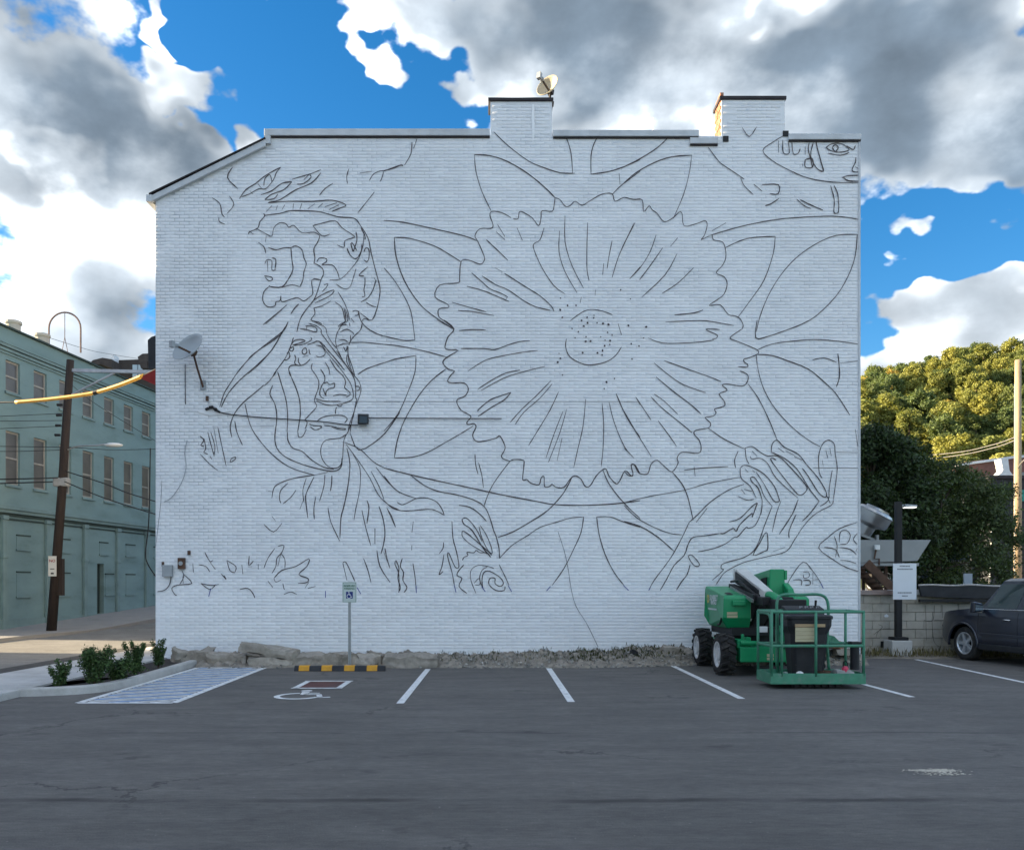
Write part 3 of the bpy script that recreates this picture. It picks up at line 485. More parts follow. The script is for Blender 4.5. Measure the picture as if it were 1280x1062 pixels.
cream = mat('cream board', (.50, .44, .28), .75, var=.18, scale=5, stretch=(1, 1, 6), dirt=(.25, .2, .12), dirt_amt=.4)
steel = mat('galvanised steel', (.42, .43, .44), .42, metal=.85, var=.2, scale=4)
alu = mat('spun aluminium', (.42, .42, .41), .32, metal=.95, var=.12, scale=3)
duct = mat('grey sheet metal', (.26, .27, .27), .5, metal=.4, var=.12, scale=2, dirt=(.2, .2, .2), dirt_amt=.3)
creos = mat('creosote pole wood', (.030, .021, .017), .9, var=.35, scale=2, stretch=(6, 6, .6), bump=.5, bscale=8)
palewood = mat('pale pole wood', (.36, .27, .17), .85, var=.25, scale=2, stretch=(6, 6, .6), bump=.4, bscale=8)
wirem = mat('black cable', (.012, .012, .013), .6, var=.1)
yellow = mat('yellow cable cover', (.60, .34, .06), .5, var=.12, scale=4)
teal = mat('green painted brick facade', (.185, .275, .275), .85, var=.12, scale=1.2, bump=.35, bscale=12, dirt=(.06, .10, .09), dirt_amt=.5, dirt_scale=.6, coord='P', stretch=(1, 1, 3))
tealtrim = mat('green painted trim', (.17, .25, .25), .8, var=.15, scale=2, coord='P')
tealdark = mat('dark green trim', (.035, .055, .05), .85, var=.2, coord='P')
sash = mat('weathered window sash', (.33, .31, .27), .7, var=.15, coord='P')
blind = mat('boarded grey pane', (.095, .088, .080), .3, var=.3, scale=1.5, coord='P', spec=.6)
suvpaint = mat('dark navy car paint', (.012, .015, .027), .28, var=.06, scale=2, coat=.7, spec=.5)
carglass = glassy('car glass', (.045, .065, .062), .08)
chrome = mat('bright chrome', (.7, .7, .7), .2, metal=1, var=.05)
cmu = mat('buff concrete block', (.46, .42, .35), .9, var=.14, scale=2.5, bump=.4, bscale=50, objrand=.06, finevar=.1, dirt=(.16, .14, .11), dirt_amt=.4, dirt_scale=2, coord='P')
mortar = mat('block mortar', (.20, .185, .16), .95, var=.25, scale=3, coord='P')
white = mat('white sign face', (.72, .74, .76), .45, var=.04)
signgreen = mat('sign green', (.01, .12, .05), .5, var=.05)
signblue = mat('sign blue', (.01, .03, .19), .5, var=.05)
grey = mat('grey text', (.2, .21, .22), .6, var=.1)
redm = mat('red fabric', (.30, .02, .018), .7, var=.3, scale=3)
pink = mat('pink plastic', (.62, .06, .12), .4, var=.1)
rustm = mat('brown rusted steel', (.10, .055, .035), .8, var=.4, scale=4, coord='P')
whitepl = mat('white plastic', (.75, .75, .73), .4, var=.05)
boxgrey = mat('grey electrical box', (.34, .36, .37), .55, var=.15)

# ------------------------------------------------------------------ ground, lot, street
def sheet(name, pts, z, m, kind='structure'):
    b = MB(); b.add([(x, y, z if not callable(z) else z(x, y)) for x, y in pts], [tuple(range(len(pts)))]); o = b.build(name, m); o['kind'] = kind; return o
grd = mat('distant ground', (.10, .10, .07), .95, var=.3, scale=.05, coord='P')
sheet('ground', [(-900, -600), (900, -600), (900, 1500), (-900, 1500)], -.06, grd)
def road_z(y): return max(0, y - 28) * .035
def walk_z(y): return .10 + max(0, y - 29.4) * .058
sheet('parking_lot', [(-8.7, -25), (30, -25), (30, 19.9), (7.4, 19.9), (7.4, 18.1), (-6.95, 18.1), (-6.95, 13.0), (-8.7, 13.0)], 0.0, A_LOT)
b = MB(); ys = [-25, 0, 10, 20, 26, 28, 30, 34, 38, 44, 52, 64, 80]
for i in range(len(ys) - 1):
    y0, y1 = ys[i], ys[i + 1]
    b.add([(-14.4 + .125 * max(0, y0 - 26), y0, road_z(y0) - .004), (-8.65, y0, road_z(y0) - .004), (-8.65, y1, road_z(y1) - .004), (-14.4 + .125 * max(0, y1 - 26), y1, road_z(y1) - .004)], [(0, 1, 2, 3)])
structure(b.build('street', A_ROAD))
b = MB(); b.add([(-9.75, -25, .004), (-8.72, -25, .004), (-8.72, 27.5, .004), (-9.75, 27.5, .004)], [(0, 1, 2, 3)]); structure(b.build('gutter_strip', A_DARK))
# far sidewalk in front of the green building (solid, with kerb face)
b = MB(); ys = [-25, 10, 20, 26, 29.4, 33, 37, 42, 50, 64]
for i in range(len(ys) - 1):
    y0, y1 = ys[i], ys[i + 1]
    f = lambda y: (-14.4 + .125 * max(0, y - 26), -17.3 + .125 * (y - 29.4) - .3)
    (k0, w0), (k1, w1) = f(y0), f(y1)
    b.hexa([(w0, y0, -.2), (k0, y0, -.2), (k1, y1, -.2), (w1, y1, -.2), (w0, y0, walk_z(y0)), (k0, y0, walk_z(y0)), (k1, y1, walk_z(y1)), (w1, y1, walk_z(y1))])
structure(b.build('far_sidewalk', oldwalk))
# near sidewalk slabs beside the wall
sw = structure(MB().box(-8.68, -7.02, -25, 30, -.05, .085).build('sidewalk_bed', walk))
sm = None
for i in range(24):
    y = 6.0 + i * 1.0
    x1 = -7.02 if y < 18 else -7.36
    MB().box(-8.66, x1 - .01, y + .012, y + .988, .05, .105).build('slab', walk, sw, bevel=.008)

# kerb of the planting island: swept profile with separate stones
path = [(-13, 12.0), (-9.5, 12.15), (-7.6, 12.3), (-6.95, 12.42), (-6.35, 12.66), (-6.03, 13.05), (-5.95, 13.7), (-5.97, 14.7), (-6.02, 15.9), (-6.08, 17.15)]
path = [(-7.9, 12.26)] + path[2:]
path = smooth_line(path, 3)
kerb = thing('kerb', 'curved pale concrete kerb around the planting bed', 'kerb', (-6.0, 14.5, 0))
def kerb_seg(i0, i1):
    b = MB(); pr = [(.0, -.02), (.012, .10), (.03, .122), (.15, .122), (.165, .11), (.165, -.02)]
    rings = []
    for i in range(i0, i1 + 1):
        p = Vector(path[i]); a = Vector(path[max(i - 1, 0)]); c = Vector(path[min(i + 1, len(path) - 1)])
        t = (c - a).normalized(); nrm = Vector((-t.y, t.x))      # points into the bed (left of travel)
        rings.append([(p.x + nrm.x * o, p.y + nrm.y * o, z) for o, z in pr])
    n = len(pr); vs = [q for r in rings for q in r]; m = len(rings)
    fs = [(i * n + k, i * n + (k + 1) % n, (i + 1) * n + (k + 1) % n, (i + 1) * n + k) for i in range(m - 1) for k in range(n)]
    fs += [tuple(range(n)), tuple((m - 1) * n + k for k in range(n))]
    return b.add(vs, fs)
cuts = [0, 8, 15, 21, len(path) - 1]
for a, c in zip(cuts[:-1], cuts[1:]): kerb_seg(a, c).build('kerbstone', walk, kerb)
# mulch bed
rngm = np.random.default_rng(5)
b = MB(); bedp = [(p[0] - .1, p[1] + .1) for p in path] + [(-6.3, 17.95), (-7.25, 17.95), (-7.03, 15), (-7.03, 12.4)]
b.add([(x, y, .075) for x, y in bedp], [tuple(range(len(bedp)))]); structure(b.build('planting_bed', mulch))

# ------------------------------------------------------------------ painted markings
def flat_ribbon(name, pts, wd, m, z=.004, parent=None):
    vs, fs = ribbon(pts, wd); b = MB(); b.add([(x, y, z) for x, y in vs], fs); return b.build(name, m, parent)
LINES = [((535, 836), (500, 879), 'white stall line in front of the pale slab stone'), ((686, 835), (714, 877), 'white stall line ending at the weedy rubble strip'),
         ((839, 831), (927, 873), 'white stall line beside the wheels of the green lift'), ((993, 832), (1140, 871), 'white stall line under the basket of the green lift'),
         ((1145, 824), (1310, 859), 'white stall line beside the dark car')]
for a, c, lab in LINES:
    p, q = G(*a), G(*c); pts = [(p.x + (q.x - p.x) * i / 12, p.y + (q.y - p.y) * i / 12) for i in range(13)]
    tag(flat_ribbon('stall_line', pts, .105, paintw), lab, 'road marking', 'white stall lines')
# hatched access aisle
AX0, AX1, AY0, AY1 = -5.83, -4.5, 11.75, 16.75
aisle = thing('access_aisle', 'blue and white hatched access aisle beside the kerb', 'road marking', (-5.2, 14.2, 0))
sk = lambda x, y: (x - .02 * (y - AY0), y)
for e in ([(AX0, AY0), (AX1, AY0)], [(AX1, AY0), (AX1, AY1)], [(AX1, AY1), (AX0, AY1)], [(AX0, AY1), (AX0, AY0)]):
    flat_ribbon('border_line', [sk(*p) for p in e], .11, paintw, .006, aisle)
y = AY0 - 1.0; k = 0
while y < AY1:
    pts = [(AX0 + .06, y), (AX1 - .06, y + .62)]
    def clip(p, q, lo, hi):
        out = []
        for s in (p, q):
            o = q if s is p else p; yy = min(max(s[1], lo), hi)
            t = 0 if o[1] == s[1] else (yy - s[1]) / (o[1] - s[1]); out.append((s[0] + (o[0] - s[0]) * t, yy))
        return out
    if pts[1][1] > AY0 + .08 and pts[0][1] < AY1 - .08:
        c2 = clip(pts[0], pts[1], AY0 + .07, AY1 - .07)
        if abs(c2[0][0] - c2[1][0]) > .1: flat_ribbon('stripe', [sk(*p) for p in c2], (.085 if k % 3 else .11), paintb if k % 3 == 0 else paintw, .004, aisle)
    y += .15; k += 1
# red panel with white border, wheelchair symbol
pan = thing('painted_panel', 'dark red rectangle with white border painted on the asphalt', 'road marking', (-2.85, 13.9, 0))
MB().add([(-3.2, 13.42, .004), (-2.5, 13.42, .004), (-2.5, 14.4, .004), (-3.2, 14.4, .004)], [(0, 1, 2, 3)]).build('field', paintr, pan)
for e in ([(-3.26, 13.42), (-2.44, 13.42)], [(-3.26, 14.4), (-2.44, 14.4)], [(-3.2, 13.42), (-3.2, 14.4)], [(-2.5, 13.42), (-2.5, 14.4)]): flat_ribbon('border_line', e, .1, paintw, .008, pan)
def wheelchair(fn, s, m, name, parent=None, label=None):
    b = MB()
    def rib(pts, wd):
        vs, fs = ribbon(pts, wd); b.add([fn(x * s, y * s) for x, y in vs], fs)
    arc = [(-.08 + .36 * math.cos(R(a)), -.2 + .36 * math.sin(R(a))) for a in range(100, 345, 12)]
    rib(arc, .1); rib([(-.08, .36), (-.05, .05), (.0, -.02)], .13); rib([(-.05, .0), (.22, .0), (.32, -.40)], .1); rib([(.30, -.38), (.48, -.34)], .1); rib([(-.05, .2), (.2, .17)], .08)
    n = 14; b.add([fn(s * (-.1 + .1 * math.cos(2 * math.pi * k / n)), s * (.50 + .1 * math.sin(2 * math.pi * k / n))) for k in range(n)], [tuple(range(n))])
    o = b.build(name, m, parent)
    return o
tag(wheelchair(lambda x, y: (-2.85 + x, 12.66 + y * 1.0, .005 + (y % .01) * .0), .88, paintw, 'wheelchair_symbol'), 'white wheelchair symbol painted on the asphalt', 'road marking')
# striped rubber wheel stop
ws = thing('wheel_stop', 'black and yellow striped rubber wheel stop before the stones', 'wheel stop', (-3.0, 16.2, 0))
X0, X1 = -3.86, -2.12; prof = [(-.09, 0), (-.065, .075), (-.045, .1), (.045, .1), (.065, .075), (.09, 0)]
def stop_seg(x0, x1, g): return MB().prism(prof, lambda a, h: (x0, 16.2 + a * g, h + (g - 1) * .1), lambda a, h: (x1, 16.2 + a * g, h + (g - 1) * .1))
stop_seg(X0, X1, 1).build('body', black, ws, bevel=.008)
yel = mat('yellow reflective band', (.62, .30, .02), .6, var=.12, dirt=(.25, .13, .03), dirt_amt=.4, dirt_scale=7)
for i in range(4):
    x = X0 + .09 + i * .435; stop_seg(x, x + .2, 1.06).build('yellow_band', yel, ws)
# cluster of small pale flakes on the asphalt
q = G(1176, 963); rs = np.random.default_rng(3); n = 900
cx = q.x + rs.normal(size=n) * .075 + np.where(rs.random(n) < .2, -.17, 0); cy = q.y + rs.normal(size=n) * .028 + np.where(rs.random(n) < .15, -.13, 0); sz = .004 + .008 * rs.random(n); an = rs.random(n) * 6.3
V = np.stack([np.stack([cx + sz * np.cos(an + a), cy + sz * np.sin(an + a), np.full(n, .003) + rs.random(n) * .003], 1) for a in (0, 1.5, 3.1, 4.7)], 1)
flakes = np_quads('pale_flakes', V, n, mat('pale sand', (.55, .50, .40), .9, var=.2, island=.3), None, (q.x, q.y, 0)); tag(flakes, 'small patch of pale flakes on the dark asphalt', 'flakes'); flakes['kind'] = 'stuff'

# ------------------------------------------------------------------ the white mural building
YW = 18.0
WX0, WX1 = P(194.5, 0, YW).x, P(1074.5, 0, YW).x
def wz(py): return H + (VY - py) / F * YW
def wx(px): return (px - VX) / F * YW
ZT = wz(170); XS = wx(333); ZE = wz(252)
mural = thing('mural_building', 'tall white painted brick building with a black line sketch on its wall', 'building', (0, YW, 0))
prof = [(WX0, -.05), (WX1, -.05), (WX1, ZT), (XS, ZT), (XS, wz(181)), (WX0, ZE)]
DEP = 16.0
MB().prism(prof, lambda x, z: (x, YW, z), lambda x, z: (x, YW + DEP, z)).build('wall', JOINT, mural)
CH = [(613, 690, 127), (902, 981, 125)]
def ztop(x):
    for a, c, t in CH:
        if wx(a) - .01 < x < wx(c) + .01: return wz(t)
    if x < XS: return ZE + (x - WX0) / (XS - WX0) * (wz(181) - ZE)
    return ZT
rb = np.random.default_rng(11)
bl, bh, jt, hj = .2, .060, .0115, .006
V = []; zz = .0; row = 0
fz = lambda x, z: (math.sin(x * 1.3 + z * .7) + math.sin(x * .6 - z * 1.9 + 2)) * .25 + .5
while zz < 12.6:
    x = WX0 - (row % 2) * (bl + jt) / 2; rowd = rb.random()
    while x < WX1:
        ln = bl if (rb.random() < .5 or x < -5.7) else 2 * bl + hj
        a, c = max(x, WX0 + .002), min(x + ln, WX1 - .002)
        if c - a > .03:
            lim = min(ztop(a + .004), ztop(c - .004))
            z1 = min(zz + bh, lim)
            if z1 - zz > .02:
                px_, pz = (a + c) / 2, zz
                # thick paint low down and mid wall, crisp joints at the old left corner
                crisp = max(0, min(1, (-5.55 - px_) / .3)) * max(0, min(1, (9.6 - pz) / 1.2)) * max(0, min(1, (pz - 4.6) / 1.0))
                base = .0002 + (.0003 + .0018 * rowd ** 2) * fz(px_, pz) * min(1, max(.1, (pz - 1.6) / 1.5)) + .0035 * crisp
                dl = min([(a - WX0) / 1.6] + [(a - wx(l_)) / .9 for l_, r__, _ in CH if zz > ZT - .1 and a > wx(l_) - .02 and c < wx(r__) + .02])
                V.append((a, c, zz, z1, YW - .0003 - (base + .0009 * rb.random()) * max(0, min(1, dl))))
        x += ln + hj
    zz += bh + jt; row += 1
V = np.array(V); nb = len(V); a, c, z0, z1, yf = V.T; e = .0035; yb = np.full(nb, YW + .002)
def quad(*p): return np.stack([np.stack(q, 1) for q in p], 1)
fr = quad((a + e, yf, z0 + e), (c - e, yf, z0 + e), (c - e, yf, z1 - e), (a + e, yf, z1 - e))
corn = [((a, yb, z0), (a + e, yf, z0 + e)), ((c, yb, z0), (c - e, yf, z0 + e)), ((c, yb, z1), (c - e, yf, z1 - e)), ((a, yb, z1), (a + e, yf, z1 - e))]
# shared-vertex bricks so that every brick is one island
verts = np.stack([np.stack(p, 1) for cc in corn for p in cc], 1).reshape(-1, 3)       # 8 per brick: b0 f0 b1 f1 b2 f2 b3 f3
fc = np.array([(1, 3, 5, 7), (0, 2, 3, 1), (2, 4, 5, 3), (4, 6, 7, 5), (6, 0, 1, 7)])
faces = (np.arange(nb)[:, None, None] * 8 + fc[None]).reshape(-1, 4)
me = bpy.data.meshes.new('brick_face'); nv, nf = len(verts), len(faces)
verts = verts - np.array((0, YW, 0))
me.vertices.add(nv); me.vertices.foreach_set('co', verts.ravel()); me.loops.add(nf * 4); me.loops.foreach_set('vertex_index', faces.ravel())
me.polygons.add(nf); me.polygons.foreach_set('loop_start', np.arange(0, nf * 4, 4)); me.update(calc_edges=True); me.materials.append(WALL)
bf = link('brick_face', me, mural, Vector((0, YW, 0))); bf['kind'] = 'stuff'
for i, (l, r_, t) in enumerate(CH):
    x0, x1, z1 = wx(l), wx(r_), wz(t)
    b = MB().box(x0, x1, YW + .003, YW + .5, ZT - .3, z1); ch = b.build('chimney', [WALL], mural)
    if i == 1:
        bb = MB(); rr = random.Random(4)
        for k in range(13):
            for s in range(2):
                zz = ZT + .03 + k * .071; yy = YW + .02 + s * .23 + (k % 2) * .06
                bb.box(x0 - .012 - rr.random() * .012, x0 + .05, yy, yy + .2, zz, zz + .06)
        bb.build('side_brickwork', brickred, ch)['label'] = 'orange bricks on the side of the chimney'  # courses of orange-red bricks along the left side of the right chimney
    MB().box(x0 - .05, x1 + .03, YW - .03, YW + .54, z1 + .001, z1 + .075).build('cap', darktrim, ch, bevel=.01)
# roof edges
def coping(x0, x1, z0, z1): MB().box(x0, x1, YW - .06, YW + .35, z0, z1).build('coping', trim, mural, bevel=.01); MB().box(x0 + .004, x1 - .004, YW - .035, YW + .30, z0 - .03, z0 - .001).build('drip_edge', darktrim, mural)
coping(wx(331), wx(612.5), wz(171), wz(162.5)); coping(wx(691), wx(873), wz(172), wz(164)); coping(wx(862), wx(897), wz(181), wz(173.5)); coping(wx(985), wx(1075.5), wz(176), wz(168.5))
MB().box(wx(331), wx(339), YW - .07, YW + .05, wz(181), wz(171.5)).build('coping_return', trim, mural)
p, q = Vector((wx(192), 0, wz(250))), Vector((wx(333), 0, wz(181.5)))
b = MB().hexa([(p.x, YW - .08, p.z - .05), (q.x, YW - .08, q.z - .05), (q.x, YW + .0, q.z - .05), (p.x, YW + .0, p.z - .05), (p.x, YW - .08, p.z + .07), (q.x, YW - .08, q.z + .09), (q.x, YW + .0, q.z + .09), (p.x, YW + .0, p.z + .07)])
b.build('barge_board', trim, mural)
MB().hexa([(p.x - .06, YW - .11, p.z + .075), (q.x, YW - .11, q.z + .095), (q.x, YW + DEP, q.z + .095), (p.x - .06, YW + DEP, p.z + .075), (p.x - .06, YW - .11, p.z + .10), (q.x, YW - .11, q.z + .12), (q.x, YW + DEP, q.z + .12), (p.x - .06, YW + DEP, p.z + .10)]).build('roof_slope', darktrim, mural)
MB().box(p.x - .12, p.x, YW - .1, YW + DEP, p.z - .07, p.z + .07).build('gutter', trim, mural)
for px, py in ((907, 174), (982, 167.5)):
    MB().box(wx(px) - .06, wx(px) + .06, YW - .018, YW + .02, wz(py) - .06, wz(py) + .06).build('open_hole', blackm, mural)
MB().box(WX1 - .03, WX1 + .012, YW - .02, YW + .05, .1, ZT - .12).build('corner_bead', trim, mural)
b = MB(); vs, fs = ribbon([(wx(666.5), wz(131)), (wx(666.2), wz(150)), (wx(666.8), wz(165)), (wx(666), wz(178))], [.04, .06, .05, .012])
b.add([(x, YW - .016, z) for x, z in vs], fs).build('white_streak', mat('streak white', (.95, .95, .94), .5, var=.02), mural)  # narrow bright white streak down the left chimney front

# the sketch
def strokes(name, data, m, wd, off, jit=True, sm=2):
    b = MB(); rr = random.Random(name)
    for key, txt in data.items():
        ox, oy, s = VIEWS[key]
        for line in txt.replace('\n', ';').split(';'):
            pts = [tuple(float(v) for v in q.split(',')) for q in line.split()]
            if len(pts) < 2: continue
            pts = [(wx(ox + x / s), wz(oy + y / s)) for x, y in pts]
            pts = smooth_line(pts, sm)
            base = wd * rr.uniform(.8, 1.2)
            ws_ = [base * (rr.uniform(.7, 1.25) if jit else 1) * (.55 if i in (0, len(pts) - 1) else 1) for i in range(len(pts))]
            vs, fs = ribbon(pts, ws_); b.add([(x, YW - off - rr.random() * .0005, z) for x, z in vs], fs)
    return b.build(name, m, mural, fixn=False)
SCRIB = {}
for k_ in ('A', 'B', 'C'):
    ox, oy, s_ = VIEWS[k_]; keep, oth = [], []
    for ln in FACE[k_].replace('\n', ';').split(';'):
        q_ = [tuple(float(v) for v in z.split(',')) for z in ln.split()]
        mx_, my_ = ox + sum(p[0] for p in q_) / len(q_) / s_, oy + sum(p[1] for p in q_) / len(q_) / s_
        (oth if (my_ > 640 and mx_ < 400) or (my_ > 530 and mx_ < 300) else keep).append(ln)
    FACE[k_] = ';'.join(keep); SCRIB[k_] = ';'.join(oth)
o = strokes('leaf_sketch', SCRIB, ink, .018, .0115); o['label'] = 'loose outlines of leaves low on the wall below the portrait'; o['kind'] = 'stuff'
o = strokes('portrait_sketch', FACE, ink, .018, .0115); o['label'] = 'outline of a bearded face with a feathered headdress'
o = strokes('flower_sketch', FLOWER, ink, .018, .0125); o['label'] = 'outline of a huge scalloped flower with petals around it'
o = strokes('hand_sketch', HAND, ink, .018, .0135); o['label'] = 'outline of a raised open hand and forearm'
o = strokes('eye_sketch', EYE, ink, .020, .0145); o['label'] = 'outline of an eye, nose and mouth below the chimney'
o = strokes('badge_sketch', FISH, ink, .017, .0155); o['label'] = 'outline of pointed badge shapes near the wall corner'
for k_, tx in BLUE.items():
    for ln in tx.split(';'): strokes('blue_mark', {k_: ln}, inkblue, .03, .0165, False)
strokes('faint_line', THIN, inkthin, .010, .0105)
b = MB(); rr = random.Random(8)
for key, txt in DOTS.items():
    ox, oy, s = VIEWS[key]
    for qd in txt.split():
        x, y = (float(v) for v in qd.split(',')); X, Z = wx(ox + x / s), wz(oy + y / s); r0 = rr.uniform(.014, .026)
        b.add([(X + r0 * rr.uniform(.6, 1.3) * math.cos(k * 1.047), YW - .0175, Z + r0 * rr.uniform(.6, 1.3) * math.sin(k * 1.047)) for k in range(6)], [tuple(range(6))])
b.build('seed_dots', ink, mural, fixn=False)
# ------------------------------------------------------------------ things on the wall
def dish(name, label, c, aim, r, tilt_rot, mount, arm_tip, m, armmat, feed=True):
    t = thing(name, label, 'satellite dish', mount)
    z = Vector(aim).normalized(); q = z.to_track_quat('Z', 'Y'); M = Matrix.Translation(Vector(c)) @ q.to_matrix().to_4x4() @ Matrix.Rotation(R(tilt_rot), 4, 'Z') @ Matrix.Diagonal((1, .86, 1, 1))
    prof = [(.001, 0), (r * .3, .012), (r * .6, .045), (r * .85, .09), (r, .125), (r * 1.02, .122), (r * 1.02, .112), (r * .84, .072), (r * .5, .018), (.001, -.014)]
    MB().lathe(prof, 28, M).build('reflector', m, t, smooth=True)
    back = Vector(c) - z * .06
    b = MB().tube([mount, (Vector(mount) + back) / 2 + Vector((0, -.03, 0)), back], .022, 8); b.obox(back, (.12, .12, .1), q.to_matrix()); b.build('mount_arm', armmat, t)
    b = MB().beam(back - Vector((0, 0, .03)), arm_tip, .03, .035); b.build('feed_arm', armmat, t)
    M2 = Matrix.Translation(Vector(arm_tip)) @ (Vector(c) - Vector(arm_tip)).to_track_quat('Z', 'Y').to_matrix().to_4x4()
    MB().lathe([(.035, -.05), (.04, 0), (.05, .05), (.045, .07)], 12, M2).obox(M2 @ Vector((0, 0, -.06)), (.09, .13, .08), M2.to_3x3()).build('receiver_head', boxgrey, t)
    return t
dsh = mat('pale dish enamel', (.34, .37, .38), .4, var=.08, scale=3)
t = dish('wall_dish', 'grey satellite dish bracketed to the sketched white wall', P(239, 438, YW - .45), (-.38, -.80, .46), .37, 30, P(254, 484, YW - .03), P(218, 431, YW - .85), dsh, rustm)
b = MB().obox(P(254, 481, YW - .035), (.12, .025, .2)); b.build('wall_plate', boxgrey, t)
dcr = mat('cream dish enamel', (.52, .45, .31), .4, var=.1, scale=3)
zc = wz(127) + .076
t = dish('roof_dish', 'cream satellite dish standing on the chimney cap', Vector((wx(687.5), YW + .2, zc + .30)), (-.45, -.80, .30), .26, 50, Vector((wx(688), YW + .25, zc)), Vector((wx(675.5), YW - .12, zc + .36)), dcr, darktrim)
MB().cyl((wx(688), YW + .25, zc), (wx(688), YW + .25, zc + .22), .022).build('mast', darktrim, t)
MB().box(wx(688) - .09, wx(688) + .09, YW + .16, YW + .34, zc, zc + .02).build('foot_plate', darktrim, t)
o = MB().cyl((wx(818.5), YW + .2, wz(163) - .3), (wx(818.5), YW + .2, wz(141)), .012, .006, 6).cyl((wx(818.5), YW + .2, wz(159)), (wx(818.5), YW + .2, wz(157)), .03, .03, 8).build('antenna', steel); tag(o, 'thin antenna whip on the flat roof between the chimneys', 'antenna')
# floodlight and its cables
t = thing('wall_floodlight', 'small dark floodlight box mounted on the sketched wall', 'floodlight', P(454, 523, YW))
MB().hexa([P(447, 530, YW - .17), P(461, 530, YW - .17), P(461, 529, YW - .025), P(447, 529, YW - .025), P(448, 517.5, YW - .17), P(460, 519, YW - .17), P(461, 517, YW - .025), P(447, 517, YW - .025)]).build('housing', black, t, bevel=.012)
MB().box(wx(449), wx(459), YW - .1, YW - .024, wz(532.5), wz(529.5)).build('bracket', steel, t)
MB().add([P(449, 528.5, YW - .174), P(459, 528.5, YW - .174), P(459, 520.5, YW - .174), P(450, 519.5, YW - .174)], [(0, 1, 2, 3)]).build('lens', glassy('lamp glass', (.05, .05, .05), .1), t)
def wall_cable(name, lab, pts, r, m=wirem, off=.035):
    o = MB().tube([P(x, y, YW - off) for x, y in smooth_line(pts, 3)], r, 6).build(name, m, smooth=True); return tag(o, lab, 'cable')
wall_cable('cable', 'black cable running across the portrait to the floodlight', [(268, 513), (290, 518), (340, 522.5), (400, 526.5), (436, 531), (452, 530.5)], .011)
wall_cable('cable', 'straight black cable from the floodlight towards the flower', [(461, 522), (500, 522.5), (560, 522.8), (627, 523)], .010)
wall_cable('cable', 'thin cable hanging straight down below the wall dish', [(231.5, 455), (231.5, 480), (232, 505)], .008)
wall_cable('cable', 'loose thin grey cable looping down the old corner of the wall', [(234, 550), (231, 565), (232.5, 585), (226, 605), (214, 622), (205, 627)], .008, boxgrey)
t = thing('cable_clamp', 'bundle of dark cable clamps on peeling plaster below the wall dish', 'cable clamp', P(265, 512, YW))
for dx, dy, s in ((-7, -1, .05), (-2, -3, .06), (3, -1, .05), (7, 2, .045)):
    MB().obox(P(266 + dx, 512 + dy, YW - .05), (s * 1.6, .07, s), Matrix.Rotation(R(dx * 4), 3, 'Y')).build('clamp', blackm, t, bevel=.01)
rr = random.Random(2); b = MB()
poly = [(266 + (18 + rr.uniform(-5, 4)) * math.cos(a * .45), 514 + (5 + rr.uniform(-1.5, 1.5)) * math.sin(a * .45)) for a in range(14)]
b.prism(poly, lambda x, y: P(x, y, YW - .022), lambda x, y: P(x, y, YW - .012)).build('plaster_patch', WALL, t)
MB().obox(P(259, 498, YW - .04), (.05, .05, .1)).build('hook', rustm, t)
# meter boxes
t = thing('junction_box', 'grey junction box with a cable at the wall corner', 'electrical box', P(210.5, 720, YW))
MB().box(wx(205), wx(217), YW - .12, YW - .012, wz(720.5), wz(706)).build('box', boxgrey, t, bevel=.01)
MB().box(wx(204.3), wx(206), YW - .1, YW - .03, wz(708), wz(702)).build('pipe_stub', rustm, t)
MB().tube([P(x, y, YW - .03) for x, y in smooth_line([(214, 720), (212, 730), (206, 737), (197, 739)], 3)], .009, 6).build('cable', wirem, t)
t = thing('meter_box', 'rusty brown meter box beside the grey junction box', 'electrical box', P(228, 711, YW))
MB().box(wx(224), wx(232.5), YW - .1, YW - .012, wz(711), wz(697)).build('box', rustm, t, bevel=.008)
MB().cyl((wx(228), YW - .115, wz(704)), (wx(228), YW - .1, wz(704)), .045, .045, 12).build('dial', boxgrey, t)
MB().box(wx(235.5), wx(238.5), YW - .06, YW - .012, wz(693.5), wz(688)).build('clip', rustm, t)
# projecting signs at the street corner
sg = thing('projecting_sign', 'black sign board projecting from the building corner over the street', 'sign', P(190, 440, YW + .6))
MB().prism([(184.6, 425), (189, 421), (195.5, 419), (195.5, 461), (185.5, 461)], lambda x, y: P(x, y, YW + .55), lambda x, y: P(x, y, YW + .66)).build('board', black, sg, bevel=.01)
MB().beam((WX0 - .4, YW + .60, wz(421)), (WX0 + .1, YW + .60, wz(421)), .04, .04).build('bracket', blackm, sg)
aw = thing('red_canopy', 'dark red fabric canopy at the street side of the building', 'canopy', P(187, 475, YW + 2))
MB().hexa([P(176, 473, YW + 1.3), P(196, 482, YW + 1.3), P(196, 478, YW + 4), P(179, 472, YW + 4), P(180, 469, YW + 1.3), P(196, 461, YW + 1.3), P(196, 462, YW + 4), P(182, 468, YW + 4)]).build('fabric', redm, aw)
MB().beam((WX0 - .25, YW + 1.3, wz(470)), (WX0 + .1, YW + 1.3, wz(466)), .03, .03).build('bracket', blackm, aw)

